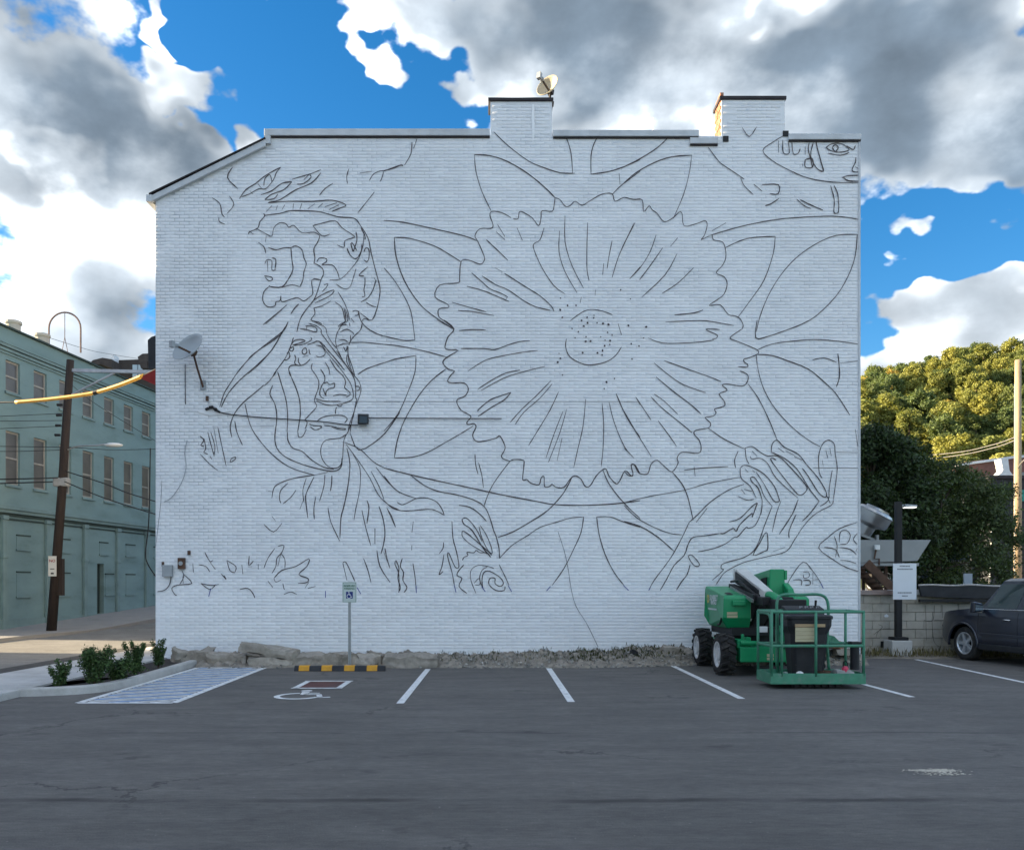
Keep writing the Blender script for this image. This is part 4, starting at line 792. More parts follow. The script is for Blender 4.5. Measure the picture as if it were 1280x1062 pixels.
# ------------------------------------------------------------------ rubble strip and stones
def front_y(x): return 16.72 + (0.0 if x < 2 else min(.55, (x - 2) * .25)) + .03 * math.sin(x * 3.1) + .02 * math.sin(x * 9 + 1)
def bank_z(x, u):
    back = .20 + .13 * max(0, min(1, (x - 0.5) / 3)) + .025 * math.sin(x * 2.3) + .018 * math.sin(x * 6.7 + 1)
    return (-.01 + (back + .01) * (u ** .8)) + (.022 * math.sin(x * 17 + u * 9) + .02 * math.sin(x * 31 - u * 23) + .015 * math.sin(x * 53 + u * 41)) * min(1, u * 4)
b = MB(); nx, nu = 300, 16; xs = [-6.05 + (7.7 + 6.05) * i / nx for i in range(nx + 1)]; vs = []
for x in xs:
    for j in range(nu + 1):
        u = j / nu; yf = front_y(x); vs.append((x, yf + (YW + .02 - yf) * u, bank_z(x, u)))
b.add(vs, [(i * (nu + 1) + j, (i + 1) * (nu + 1) + j, (i + 1) * (nu + 1) + j + 1, i * (nu + 1) + j + 1) for i in range(nx) for j in range(nu)])
structure(b.build('rubble_bank', soil, smooth=True))
b = MB(); vs = []
xs = [7.3 + i * .12 for i in range(70)]
for x in xs:
    for j in range(9): u = j / 8; yf = 18.75 + .06 * math.sin(x * 3) - (.9 * max(0, (8.0 - x) / .7)); vs.append((x, yf + (19.85 - yf) * u, -.012 + .10 * u ** .7 + .02 * math.sin(x * 13 + u * 7) * min(1, u * 4)))
b.add(vs, [(i * 9 + j, (i + 1) * 9 + j, (i + 1) * 9 + j + 1, i * 9 + j + 1) for i in range(69) for j in range(8)])
structure(b.build('weedy_verge', soil, smooth=True))
def rock(name, c, size, seed, rot=(0, 0, 0), m=stone, k=.16, sub=3):
    rr = random.Random(seed); bm = bmesh.new(); bmesh.ops.create_cube(bm, size=1)
    bmesh.ops.subdivide_edges(bm, edges=bm.edges[:], cuts=8, use_grid_fill=True)
    from mathutils import noise as mn
    off = Vector((seed * 3.7, seed * 1.3, 0))
    M = Euler(tuple(R(a) for a in rot)).to_matrix()
    for v in bm.verts:
        p = v.co.copy(); L = max(abs(p.x), abs(p.y), abs(p.z)); rd = p.normalized() * .62
        p = p * .93 + rd * .07
        q = Vector((p.x * size[0], p.y * size[1], p.z * size[2]))
        s = min(size)
        q += Vector([mn.noise(q * f + off + Vector((i * 9, 0, 0))) for i, f in ((0, 3.2), (1, 3.2), (2, 3.2))]) * k * s * 2.3
        q += Vector([mn.noise(q * 11 + off + Vector((i * 5, 3, 0))) for i in range(3)]) * k * s * 1.1
        v.co = M @ q
    me = bpy.data.meshes.new(name); bm.to_mesh(me); bm.free(); me.materials.append(m)
    me.set_sharp_from_angle(angle=R(38)); me.polygons.foreach_set('use_smooth', [True] * len(me.polygons))
    return link(name, me, None, Vector(c))
STONES = [((240, 822), 17.45, (.78, .5, .30), (0, 4, 8), 'low rounded mound of stone at the end of the kerb'),
          ((287, 825), 17.3, (.82, .45, .24), (0, 2, -3), 'flat grey stone block between the mound and the tilted slab'),
          ((340, 826.5), 17.15, (.90, .5, .17), (0, 1, 2), 'pale slab carrying the tilted stone slab'),
          ((336, 813), 17.2, (1.14, .5, .17), (0, 9, -3), 'dark stone slab lying tilted on top of another slab'),
          ((400, 826), 17.2, (1.12, .5, .27), (0, -2, 3), 'rough brown stone block behind the striped wheel stop'),
          ((457, 826), 17.15, (.82, .5, .27), (0, -3, -2), 'pale broken stone behind the accessible parking sign'),
          ((513, 827), 17.0, (1.05, .55, .27), (0, 1, 2), 'light grey slab stone at the end of the stone row')]
for i, (pp, yy, sz, rot, lab) in enumerate(STONES):
    p = P(*pp, yy); tag(rock('stone', p, sz, i + 1, rot), lab, 'stone', 'stones along the foot of the wall')
SM = [((838, 812), 17.75, .34, .13, 'pale flat stone lying in the rubble near the lift wheel'), ((792, 817), 17.6, .16, .13, 'dark round stone in the rubble strip'), ((850, 822), 17.5, .22, .1, 'small grey stone in the rubble near the lift wheel'),
      ((1040, 806), 17.7, .5, .13, 'reddish stone behind the lift basket'), ((1052, 815), 17.6, .4, .12, 'low grey stone behind the lift basket'), ((720, 819), 17.5, .2, .09, 'small buff stone in the rubble beneath the flower')]
for i, (pp, yy, L, hh, lab) in enumerate(SM):
    tag(rock('rubble_stone', P(*pp, yy), (L, L * .7, hh), 20 + i, (0, 5, 20 * i), black if i == 1 else (brickred if i == 3 else stone)), lab, 'stone')
# crumbled gravel and chips (uncountable)
rg = np.random.default_rng(9); b = MB(); rr = random.Random(6)
for i in range(1700):
    x = rr.uniform(-.8, 7.6) if rr.random() < .85 else rr.uniform(-6, -.8); u = rr.random() ** 1.3; yf = front_y(x); y = yf - .05 + (YW - yf) * u
    s = rr.choice((.012, .018, .025, .04)) * rr.uniform(.7, 1.4); z = max(0, bank_z(x, max(0, (y - yf) / (YW - yf))) if y > yf else 0) + s * .3
    a = rr.random() * 6.3; M = Euler((rr.random(), rr.random(), a)).to_matrix()
    b.add([Vector((x, y, z)) + M @ Vector((s * sx * rr.uniform(.6, 1), s * sy * rr.uniform(.6, 1), s * .6 * sz_)) for sx, sy, sz_ in ((1, 0, 0), (-1, 0, 0), (0, 1, 0), (0, -1, 0), (0, 0, 1), (0, 0, -1))],
          [(0, 2, 4), (2, 1, 4), (1, 3, 4), (3, 0, 4), (2, 0, 5), (1, 2, 5), (3, 1, 5), (0, 3, 5)])
gv = b.build('gravel', mat('stone chips', (.27, .255, .225), .9, var=.2, island=.45), fixn=False); tag(gv, 'loose stone chips and gravel along the foot of the wall', 'gravel'); gv['kind'] = 'stuff'
for px, lab in ((602, 'small white paper scrap in the gravel under the petals'), (650, 'small white paper scrap in the gravel near a stall line')):
    p = G(px, 832); o = MB().hexa([(p.x - .03, p.y, .02), (p.x + .03, p.y - .01, .025), (p.x + .03, p.y + .03, .03), (p.x - .03, p.y + .03, .03), (p.x - .028, p.y + .005, .075), (p.x + .03, p.y, .07), (p.x + .03, p.y + .03, .075), (p.x - .03, p.y + .03, .08)]).build('paper_scrap', whitepl); tag(o, lab, 'litter')
def blades(n, fx, hmin, hmax, seed, wd=.006):
    r = np.random.default_rng(seed); pos = np.array([fx(r) for _ in range(n)]); h = hmin + (hmax - hmin) * r.random(n) ** 2
    a = r.random(n) * 6.28; ln = .55 * r.random(n) * h; dx, dy = np.cos(a), np.sin(a)
    base = pos; tip = pos + np.stack([dx * ln, dy * ln, h], 1); mid = (base + tip) / 2 + np.stack([-dx * ln * .2, -dy * ln * .2, h * .1], 1)
    sd = np.stack([-dy, dx, 0 * a], 1) * wd * (.6 + r.random(n))[:, None]
    return np.stack([base - sd, mid - sd * .8, tip, mid + sd * .8], 1)
def bankpos(r, x0, x1, umin=.35):
    x = r.uniform(x0, x1); u = r.uniform(umin, 1); return (x, front_y(x) + (YW - front_y(x)) * u, bank_z(x, u) - .01)
patches = [(-1.2, .1, 260), (1.55, 2.35, 700), (2.4, 3.5, 700), (3.6, 4.0, 150), (.4, 1.3, 220), (5.9, 7.6, 500)]
V = np.concatenate([blades(n, lambda r, a=a, c=c: bankpos(r, a, c), .02, .11, i, .009) for i, (a, c, n) in enumerate(patches)])
o = np_quads('weeds', V, len(V), mossm); tag(o, 'low dark weeds and moss growing along the wall base', 'weeds'); o['kind'] = 'stuff'
V = blades(3800, lambda r: ((x := r.uniform(7.5, 15)), r.uniform(18.85, 19.7), .03), .04, .24, 33, .008)
o = np_quads('dry_grass', V, len(V), grassm); tag(o, 'dry grass and weeds in front of the block retaining wall', 'grass'); o['kind'] = 'stuff'
# climbing weeds on the retaining wall
# ------------------------------------------------------------------ accessible parking sign
p = G(437, 832); p.y = 16.75; p.x = (437 - VX) / F * p.y
sgn = thing('parking_sign', 'green and white reserved parking sign with wheelchair symbol on a steel post', 'sign', (p.x, p.y, 0))
b = MB()
for s in (-1, 1): b.box(p.x + s * .022 - .006, p.x + s * .022 + .006, p.y - .01, p.y + .025, -.05, 1.7)
b.box(p.x - .018, p.x + .018, p.y + .018, p.y + .026, -.05, 1.7); b.build('post', steel, sgn)
sx0, sx1 = (428.3 - VX) / F * p.y, (445.7 - VX) / F * p.y; sz0, sz1 = H + (VY - 752.5) / F * p.y, H + (VY - 727.3) / F * p.y; sc_ = (sx0 + sx1) / 2; yf = p.y - .016
pl = MB().box(sx0, sx1, yf, yf + .004, sz0, sz1).build('panel', mat('sign sheet', (.55, .62, .58), .4, var=.05), sgn)
for (a, c, d_, e) in ((sx0 + .008, sx1 - .008, sz1 - .014, sz1 - .008), (sx0 + .008, sx1 - .008, sz0 + .008, sz0 + .014), (sx0 + .008, sx0 + .014, sz0 + .0145, sz1 - .0145), (sx1 - .014, sx1 - .008, sz0 + .0145, sz1 - .0145)):
    MB().box(a, c, yf - .002, yf - .0005, d_, e).build('border', signgreen, pl)
for s, zz, hgt in (('RESERVED', sz1 - .075, .052), ('PARKING', sz1 - .13, .052)):
    v, f = text_mesh(s, hgt, .0015); MB().add([(sc_ + x * .95, yf - .003, zz + y) for x, y, _ in v], f).build('lettering', signgreen, pl, fixn=False)
zi = sz0 + .145
MB().box(sc_ - .068, sc_ + .068, yf - .002, yf - .0005, zi - .068, zi + .068).build('symbol_field', signblue, pl)
wheelchair(lambda x, y: (sc_ + x, yf - .004, zi + y), .11, white, 'wheelchair_symbol', pl)

# ------------------------------------------------------------------ shrubs in the planting bed
leafg = mat('boxwood leaf', (.055, .10, .028), .6, var=.2, island=.55, trans=.25)
twig = mat('twig bark', (.09, .06, .04), .9, var=.3)
def shrub(px, py, h, wd, seed, lab, spiky):
    p = G(px, py, .08); r = np.random.default_rng(seed)
    t = thing('shrub', lab, 'shrub', p, 0, 'shrubs in the planting bed'); rr = random.Random(seed)
    b = MB(); bl_ = []
    for k in range(7 if not spiky else 11):
        a = rr.random() * 6.3; d_ = rr.uniform(.1, .5) * wd; hh = h * rr.uniform(.6, 1.0)
        tip = Vector((p.x + d_ * math.cos(a), p.y + d_ * math.sin(a), p.z + hh)); b.tube([p, (p + tip) / 2 + Vector((0, 0, .03)), tip], [.009, .006, .003], 5)
        if spiky: bl_ += [tuple((p * (1 - s) + tip * s)) + (.045, .045, .06) for s in (.35, .5, .65, .8, .95, 1.05)]
        else: bl_.append((tip.x, tip.y, tip.z - .12 * h, wd * .24, wd * .24, h * .17))
    bl_ += [(p.x, p.y, p.z + h * .22, wd * .36, wd * .36, h * .22)]
    if not spiky: bl_ += [(p.x, p.y, p.z + h * .5, wd * .42, wd * .42, h * .36)] * 2
    b.build('stems', twig, t)
    n = int(2600 * h * wd * 5); V = leaves(r, bl_, max(n, 700), .021, .3, .3)
    V[:, :, 2] = np.maximum(V[:, :, 2], .085)
    np_quads('foliage', V, len(V), leafg, t, p)
shrub(75, 859, .40, .30, 1, 'small sparse shrub standing alone near the pale walkway', True)
shrub(118, 855, .66, .46, 2, 'tallest bright green shrub in the mulch bed', False)
shrub(148, 851, .42, .42, 3, 'low dark rounded shrub in the middle of the mulch bed', False)
shrub(169, 844, .55, .46, 4, 'spiky dark shrub next to the kerb bend', True)
shrub(198, 835, .50, .26, 5, 'thin spiky shrub against the corner of the white building', True)

# ------------------------------------------------------------------ green building across the street
FD = Vector((.125, 1, 0)).normalized(); ang = math.atan2(FD.y, FD.x)
GB0 = Vector((-17.3 - .125 * 3.2, 26.2, 0))        # near corner of the facade
gb = thing('green_building', 'long three storey green painted brick building across the street', 'building', GB0, ang)
# local frame: x along the facade, y towards the street is -y, z up
def fy(Y): return (Y - GB0.y) / FD.y
def gpart(bm, name, m, parent=gb, bevel=0): return bm.build(name, m, parent, local=True, bevel=bevel)
L = 40.0; HT = 10.72
WINY = [fy(30.0 + 1.47 * k) for k in range(-2, 20)]
ROWS = [(5.22, 7.12), (8.5, 9.62)]
# wall with real openings
b = MB(); xsw = [0]
for c in WINY: xsw += [c - .37, c + .37]
xsw.append(L)
zsw = [4.45, 5.22, 7.12, 8.5, 9.62, HT]
for i in range(len(xsw) - 1):
    for j in range(len(zsw) - 1):
        if i % 2 == 1 and j in (1, 3): continue
        b.add([(xsw[i], 0, zsw[j]), (xsw[i + 1], 0, zsw[j]), (xsw[i + 1], 0, zsw[j + 1]), (xsw[i], 0, zsw[j + 1])], [(0, 1, 2, 3)])
for c in WINY:
    for z0, z1 in ROWS:
        a, e = c - .37, c + .37
        b.add([(a, 0, z0), (e, 0, z0), (e, 0, z1), (a, 0, z1), (a, .16, z0), (e, .16, z0), (e, .16, z1), (a, .16, z1)], [(0, 4, 5, 1), (1, 5, 6, 2), (2, 6, 7, 3), (3, 7, 4, 0)])
b.add([(0, 0, -.5), (0, 12, -.5), (0, 12, HT), (0, 0, HT), (L, 0, HT), (L, 12, HT), (L, 12, -.5), (L, 0, -.5)], [(0, 1, 2, 3), (3, 2, 5, 4), (4, 5, 6, 7)])
b.build('wall', teal, gb, local=True, fixn=False)
# ground floor: bays between pilasters, recessed panels and a doorway
PIL = [fy(31.8 + 2.32 * k) for k in range(-2, 14)]
DX0, DX1 = fy(35.02), fy(35.5)
doors = [(DX0, DX1)]
b = MB()
def infill(x0, x1, z0, z1): b.box(x0, x1, .0, .2, z0, z1)
infill(0, DX0, -.5, 4.44); infill(DX1, L, -.5, 4.44); infill(DX0, DX1, 2.55, 4.44)
b.box(0, L, .9, 1.0, -.4, 4.4); b.build('ground_floor_wall', teal, gb, local=True)
MB().box(DX0 - .06, DX1 + .06, .22, .25, -.3, 2.6).build('door', tealdark, gb, local=True)
for x in PIL:
    if 0 < x < L:
        w_ = MB().box(x - .10, x + .10, -.11, -.001, -.4, 3.95); w_.box(x - .14, x + .14, -.15, -.001, 3.951, 4.1); w_.box(x - .13, x + .13, -.14, -.001, 2.6, 2.72); w_.build('pilaster', tealtrim, gb, local=True, bevel=.012)
for k in range(len(PIL) - 1):
    m_ = (PIL[k] + PIL[k + 1]) / 2
    if m_ < 0 or m_ > 30: continue
    MB().box(PIL[k] + .14, PIL[k + 1] - .14, -.03, -.001, 3.96, 4.02).build('bay_lintel', tealdark, gb, local=True)
    off = 0
    for z0, z1 in ((2.95, 3.42), (1.25, 2.1)):
        cx_ = m_ - .1 + ((.72 if z0 < 2 else .3) if k == 3 else 0); hw_ = .30 if k == 3 else .36; a, e = cx_ - hw_, cx_ + hw_
        q = MB().box(a, e, -.012, -.001, z0, z1).build('bricked_panel', teal, gb, local=True)
        MB().box(a - .02, e + .02, -.03, -.001, z1 + .001, z1 + .05).build('lintel', tealdark, q, local=True)
        MB().box(a - .04, e + .04, -.05, -.001, z0 - .06, z0 - .001).build('sill', tealtrim, q, local=True)
# string course, cornice bands
for z0, z1, d_ in ((4.10, 4.20, .05), (4.201, 4.32, .12), (4.321, 4.45, .18)): MB().box(0, L, -d_, -.001, z0, z1).build('string_course', tealtrim if d_ > .1 else tealdark, gb, local=True)
for z0, z1, d_ in ((9.80, 9.86, .05), (9.90, 9.99, .08), (10.03, 10.12, .13), (10.125, 10.16, .16)): MB().box(0, L, -d_, -.001, z0, z1).build('cornice_band', tealtrim, gb, local=True)
MB().box(-.05, L, -.1, .3, HT + .001, HT + .07).build('coping', tealdark, gb, local=True)
b = MB().box(0, L, -.06, -.001, -.4, .45); b.build('plinth', tealtrim, gb, local=True)
rr = random.Random(3)
proto = {}
for c in WINY:
    if c > 26: continue
    for ri, (z0, z1) in enumerate(ROWS):
        h_ = z1 - z0; key = ri
        win = MB().box(-.37, -.31, .08, .13, 0, h_).box(.31, .37, .08, .13, 0, h_).box(-.309, .309, .08, .13, h_ - .07, h_).box(-.309, .309, .08, .13, 0, .07).box(-.309, .309, .07, .12, h_ * .5 - .03, h_ * .5 + .03) if key not in proto else None
        if win: o = win.build('window', sash, gb, local=True); proto[key] = o
        else: o = bpy.data.objects.new('window', proto[key].data); C.objects.link(o); o.parent = gb
        o.location = (c, 0, z0)
        for nm, bm_, m_ in (('pane', (-.308, .308, .10, .105, .071, h_ * .5 - .031), blind), ('pane', (-.308, .308, .10, .105, h_ * .5 + .031, h_ - .071), blind), ('sill', (-.43, .43, -.07, .06, -.09, -.001), tealtrim)):
            kk = (key, bm_)
            if kk not in proto: proto[kk] = MB().box(*bm_).build(nm, m_, o, local=True)
            else: s = bpy.data.objects.new(nm, proto[kk].data); C.objects.link(s); s.parent = o
# roof pipes and hoop
for i, (px, Yv, lab) in enumerate(((17, 31.0, 'cream round roof vent at the end of the green building roof'), (53, 32.6, 'cream round roof vent beside the pipe hoop'))):
    p = P(px, 412, Yv); p.z = HT - .02
    t = thing('roof_vent', lab, 'roof vent', p, 0, 'roof vents on the green building')
    MB().cyl(p, p + Vector((0, 0, .55)), .24, .24, 18).build('pipe', mat('cream vent', (.46, .42, .36), .8, var=.15), t)
    MB().lathe([(.26, .55), (.29, .58), (.29, .66), (.2, .70)], 18, Matrix.Translation(p)).build('cap', mat('cream vent', (1, 1, 1)), t)
pc = P(81, 440, 32.8)
pts = [(pc.x + .62 * math.cos(a), pc.y, HT + .95 + .62 * math.sin(a)) for a in [math.pi - i * math.pi / 14 for i in range(15)]]
t = thing('pipe_hoop', 'rusty arched pipe hoop standing on the green building roof', 'pipe', (pc.x, pc.y, HT))
hoopm = mat('faded red pipe', (.22, .15, .13), .8, var=.2)
MB().tube([(pts[0][0], pc.y, HT)] + pts + [(pts[-1][0], pc.y, HT)], .035, 8).build('hoop', hoopm, t)
MB().tube([(pc.x, pc.y, HT + 1.55), (pc.x, pc.y, HT + .55)], .015, 6).tube([(pc.x, pc.y, HT + .6), (pc.x - .12, pc.y, HT)], .012, 6).tube([(pc.x, pc.y, HT + .6), (pc.x + .12, pc.y, HT)], .012, 6).build('stay', hoopm, t)
# jumble of dark roofs further up the street
fb = thing('far_building', 'dark brown building with irregular roofline beyond the green building', 'building', (-24, 62, 0))
brn = mat('dark brown wall', (.055, .045, .042), .9, var=.3, coord='P')
def fpoly(nm, pts, Y0, Y1, m=brn): return MB().prism(pts, lambda x, y: P(x, y, Y0), lambda x, y: P(x, y, Y0) + Vector((0, Y1 - Y0, 0))).build(nm, m, fb)
fpoly('main_roof', [(138, 500), (138, 455), (147, 450), (176, 449), (180, 453), (215, 453), (215, 720), (138, 720)], 60, 70)
fpoly('low_roof', [(110, 456), (116, 450), (128, 447), (140, 449), (140, 460), (126, 455), (112, 458)], 58, 59.5)
fpoly('tower', [(172, 446), (178, 442), (196, 441), (196, 452), (184, 452), (184, 460), (176, 460)], 59, 61)
MB().box(*[P(141, 450, 59.5).x, P(144.5, 450, 59.5).x], 59.3, 60, P(0, 452, 59.5).z, P(0, 444, 59.5).z).build('chimney_pot', white, fb)
for x0 in (166, 173): MB().box(P(x0, 0, 59.9).x, P(x0 + 6, 0, 59.9).x, 59.85, 59.95, P(0, 472, 59.9).z, P(0, 456, 59.9).z).build('window', mat('sky lit window', (.45, .55, .62), .2, var=.05), fb)
# ------------------------------------------------------------------ neighbouring block that keeps the lot in shade (left of the frame)
nb_ = thing('brick_block', 'tall dark brick block on the near corner, shading the parking lot', 'building', (-37, 2, 0))
MB().box(-46, -31, -30, 23.3, -.05, 15.2).build('wall', brickred, nb_)
MB().box(-46.2, -30.8, -30.2, 23.5, 15.201, 15.6).build('cornice', trim, nb_)
MB().box(-30.999, -30.9, -30, 23.3, 4.2, 4.5).build('string_course', trim, nb_)
for i in range(9):
    for z in (1.2, 5.6, 9.4, 12.4):
        y = -26 + i * 5.5
        wn = MB().box(-30.999, -30.95, y, y + 1.2, z, z + 1.9).build('window', sash, nb_); MB().box(-30.949, -30.94, y + .1, y + 1.1, z + .1, z + 1.8).build('pane', blind, wn)

# ------------------------------------------------------------------ utility pole on the left with arm, lamp and wires
pb = G(64, 791, .1); pb.y = 28.6; pb.x = (64 - VX) / F * pb.y; pt = P(88, 450, pb.y)
up = thing('utility_pole', 'dark leaning utility pole in front of the green building', 'utility pole', pb)
MB().tube([pb - Vector((0, 0, .1)), pb.lerp(pt, .5) + Vector((.03, 0, 0)), pt], [.165, .145, .12], 14).build('pole', creos, up, smooth=True)
def onpole(py): t_ = (791 - py) / (791 - 450); return pb.lerp(pt, t_)
a = onpole(463); e = P(197, 465, pb.y - .3)
MB().beam(a, e, .10, .11).build('side_arm', steel, up)
MB().beam(onpole(496), P(143, 466, pb.y - .15), .05, .05).build('brace', steel, up)
for py in (507, 520, 533, 545): q = onpole(py); MB().cyl(q + Vector((-.3, -.08, 0)), q + Vector((-.12, -.08, 0)), .05, .04, 8).build('insulator', blackm, up)
q0 = onpole(565); sp = smooth_line([q0, q0 + Vector((.5, -.1, .15)), P(120, 556.5, pb.y - .2), P(131, 555, pb.y - .2)], 4)
la = MB().tube(sp, .025, 6).build('lamp_arm', steel, up)
M = Matrix.Translation(P(142, 556, pb.y - .2)) @ Matrix.Diagonal((.32, .13, .075, 1))
MB().lathe([(.02, -.9), (.7, -.75), (1, -.2), (.95, .25), (.6, .8), (.02, 1)], 16, M).build('lamp_head', mat('pale lamp head', (.62, .64, .64), .4, var=.05), la, smooth=True)
sg2 = MB().box(onpole(708).x - .13, onpole(708).x + .14, pb.y - .24, pb.y - .225, P(0, 720, pb.y).z, P(0, 695, pb.y).z).build('no_parking_sign', mat('sign cream', (.6, .58, .52), .5, var=.05), up)
xx = onpole(708).x + .005
v_, f_ = text_mesh('NO', .13, .003); MB().add([(xx + x, pb.y - .244, P(0, 701, pb.y).z + y) for x, y, _ in v_], f_).build('lettering', redm, sg2, fixn=False)
b = MB(); b.box(xx - .07, xx + .07, pb.y - .243, pb.y - .241, P(0, 711.4, pb.y).z, P(0, 710.4, pb.y).z); b.box(xx - .05, xx + .05, pb.y - .243, pb.y - .241, P(0, 717.5, pb.y).z, P(0, 715.5, pb.y).z); b.build('mark', blackm, sg2)
MB().box(onpole(738).x + .1, onpole(738).x + .3, pb.y - .06, pb.y + .12, P(0, 744, pb.y).z, P(0, 698, pb.y).z).build('riser_box', creos, up)
MB().obox(onpole(604), (.5, .3, .3)).build('splice_case', mat('pale splice case', (.3, .3, .29), .6, var=.2), up, bevel=.05)
def wire(lab, pts, r=.012, m=wirem, it=5, name='overhead_wire', cat='wire', grp='overhead wires on the street side'):
    o = MB().tube(smooth_line([tuple(p) for p in pts], it), r, 5).build(name, m); return tag(o, lab, cat, grp)
# yellow protective cover on a service drop
yc = thing('cable_cover', 'yellow tube cover on the overhead cable across the street', 'cable cover', P(100, 495, 23))
cv = [P(20, 502.5, 24), P(60, 499, 23.6), P(100, 494, 23.2), P(121, 490, 23), P(150, 481, 22.6), P(179, 469.5, 22.2)]
cs = smooth_line([tuple(p) for p in cv], 5)
MB().tube(cs, .052, 10).build('tube', yellow, yc, smooth=True)
j = cv[3]; MB().cyl(j - Vector((.09, -.02, .025)), j + Vector((.09, -.02, .025)), .062, .062, 10).build('coupling', blackm, yc)
MB().tube([P(-60, 504, 25), P(20, 502.5, 24)], .022, 6).tube([P(179, 469.5, 22.2), P(196, 461, 21.9)], .022, 6).build('cable', wirem, yc)
nP = onpole
wires = [('thin wire sloping to the pole just below the yellow cover', [P(-60, 523, 29), nP(517)]), ('thin wire meeting the pole at its second insulator', [P(-60, 527, 29), nP(526)]), ('thin wire meeting the pole at its lowest insulator', [P(-60, 538, 29), nP(533)]),
         ('horizontal wire crossing the tall windows of the green building', [P(-60, 557, 28), nP(560), P(140, 562, 28.2), P(196, 561, 28)]), ('sagging wire crossing low on the tall windows', [P(-60, 563, 28), P(20, 564, 28), nP(563)]),
         ('thick pale cable bundle reaching the splice case on the pole', [P(-60, 600, 28), P(40, 598, 28), nP(598)]), ('cable bundle running below the tall window sills', [P(-60, 606, 28), nP(603)]),
         ('black cable running down from the splice case to the corner', [nP(591) + Vector((.2, -.2, 0)), P(130, 604, 27), P(160, 616, 26), P(196, 627, 25)]), ('lower black cable running down to the white building corner', [nP(604) + Vector((.2, -.2, 0)), P(130, 622, 27), P(196, 643, 25)]),
         ('thin wire rising from the pole top along the cornice', [nP(478), P(120, 505, 31), P(196, 552, 34)]), ('thin wire strung above the green building roof', [P(58, 421, 34), P(110, 437, 40), P(140, 443, 45), P(196, 452, 50)])]
for lab, pts in wires: wire(lab, pts, .022 if 'bundle' in lab else (.018 if 'black' in lab else .010))
wire('black cable hanging down the end of the green facade', [P(188, 560, 30), P(186, 650, 30), P(182, 690, 30), P(185, 705, 30), P(196, 722, 30)], .02)

# ------------------------------------------------------------------ boom lift
lift = thing('boom_lift', 'green articulated boom lift parked with its basket lowered', 'boom lift', (5.1, 15.8, 0))
def wheel(parent, c, Rw, W, side, m_t, m_r, lugs=0, spokes=0, name='wheel'):
    """axis along local x of the world; side=-1 shows its outer face towards -x"""
    M = Matrix.Translation(Vector(c)) @ Matrix.Rotation(R(90), 4, 'Y')
    if side > 0: M = M @ Matrix.Rotation(R(180), 4, 'X')
    h = W / 2       # outer face at local z = -h
    prof = [(Rw * .60, -h * .9), (Rw * .72, -h), (Rw * (.86 if lugs else .9), -h * .96), (Rw * (.93 if lugs else .97), -h * .75), (Rw * (.94 if lugs else 1), -h * .4), (Rw * (.94 if lugs else 1), h * .4), (Rw * (.93 if lugs else .97), h * .75), (Rw * .9, h * .96), (Rw * .72, h), (Rw * .6, h * .9)]
    b = MB().lathe(prof, 40, M, cap=False)
    for k in range(lugs):
        for s in (-1, 1):
            a0 = 2 * math.pi * (k + (.5 if s > 0 else 0)) / lugs; da = 2 * math.pi / lugs
            def pt_(r_, z_, a_): return M @ Vector((r_ * math.cos(a_), r_ * math.sin(a_), z_))
            z0, z1 = s * h * -.1, s * h * 1.0; q = .22 * da
            b.hexa([pt_(Rw * .94, z0, a0 - q), pt_(Rw * .94, z1, a0 - q + da * .4), pt_(Rw * .94, z1, a0 + q + da * .5), pt_(Rw * .94, z0, a0 + q), pt_(Rw * 1.045, z0, a0 - q * .7), pt_(Rw * 1.02, z1, a0 - q * .7 + da * .4), pt_(Rw * 1.02, z1, a0 + q * .7 + da * .4), pt_(Rw * 1.045, z0, a0 + q * .7)])
    ty = b.build('tyre', m_t, parent)
    wr = MB()
    if spokes:
        wr.lathe([(Rw * .64, -h * .86), (Rw * .66, -h * .96), (Rw * .61, -h * .97), (Rw * .57, -h * .80), (Rw * .56, h * .2), (Rw * .2, h * .1)], 36, M, cap=False)
        for k in range(spokes):
            a0 = 2 * math.pi * k / spokes + .3; wv = Vector((-math.sin(a0), math.cos(a0), 0)); rv = Vector((math.cos(a0), math.sin(a0), 0)); zv = Vector((0, 0, 1))
            pq = [rv * Rw * .08 - wv * Rw * .11, rv * Rw * .6 - wv * Rw * .07, rv * Rw * .6 + wv * Rw * .07, rv * Rw * .08 + wv * Rw * .11]
            wr.hexa([M @ (x_ - zv * h * .45) for x_ in pq] + [M @ (x_ - zv * h * (.78 if i in (0, 3) else .86)) for i, x_ in enumerate(pq)])
        wr.lathe([(Rw * .17, -h * .4), (Rw * .17, -h * .8), (Rw * .1, -h * .86), (.002, -h * .87)], 18, M, cap=False)
    else:
        wr.lathe([(Rw * .62, -h * .88), (Rw * .63, -h * .97), (Rw * .56, -h * .92), (Rw * .50, -h * .72), (Rw * .30, -h * .66), (Rw * .28, -h * .86), (Rw * .16, -h * .85), (.002, -h * .86)], 30, M, cap=False)
        for k in range(8):
            a0 = k * math.pi / 4; p_ = Vector((Rw * .39 * math.cos(a0), Rw * .39 * math.sin(a0), 0)); wr.cyl(M @ (p_ + Vector((0, 0, -h * .6))), M @ (p_ + Vector((0, 0, -h * .8))), .014, .014, 6)
    wr.build('rim', m_r, ty, smooth=30)
    return ty
for nm, c, s in (('wheel', (4.22, 15.5, .378), -1), ('wheel', (4.27, 17.3, .378), -1), ('wheel', (5.83, 15.5, .378), 1), ('wheel', (5.86, 17.3, .378), 1)):
    wheel(lift, c, .378, .27, s, rubber, rimw, lugs=15)
ch = MB().hexa([(4.42, 15.15, .26), (5.68, 15.15, .26), (5.68, 17.6, .26), (4.42, 17.6, .26), (4.42, 15.15, .53), (5.68, 15.15, .53), (5.68, 17.6, .58), (4.42, 17.6, .58)]).build('chassis', green, lift, bevel=.015)
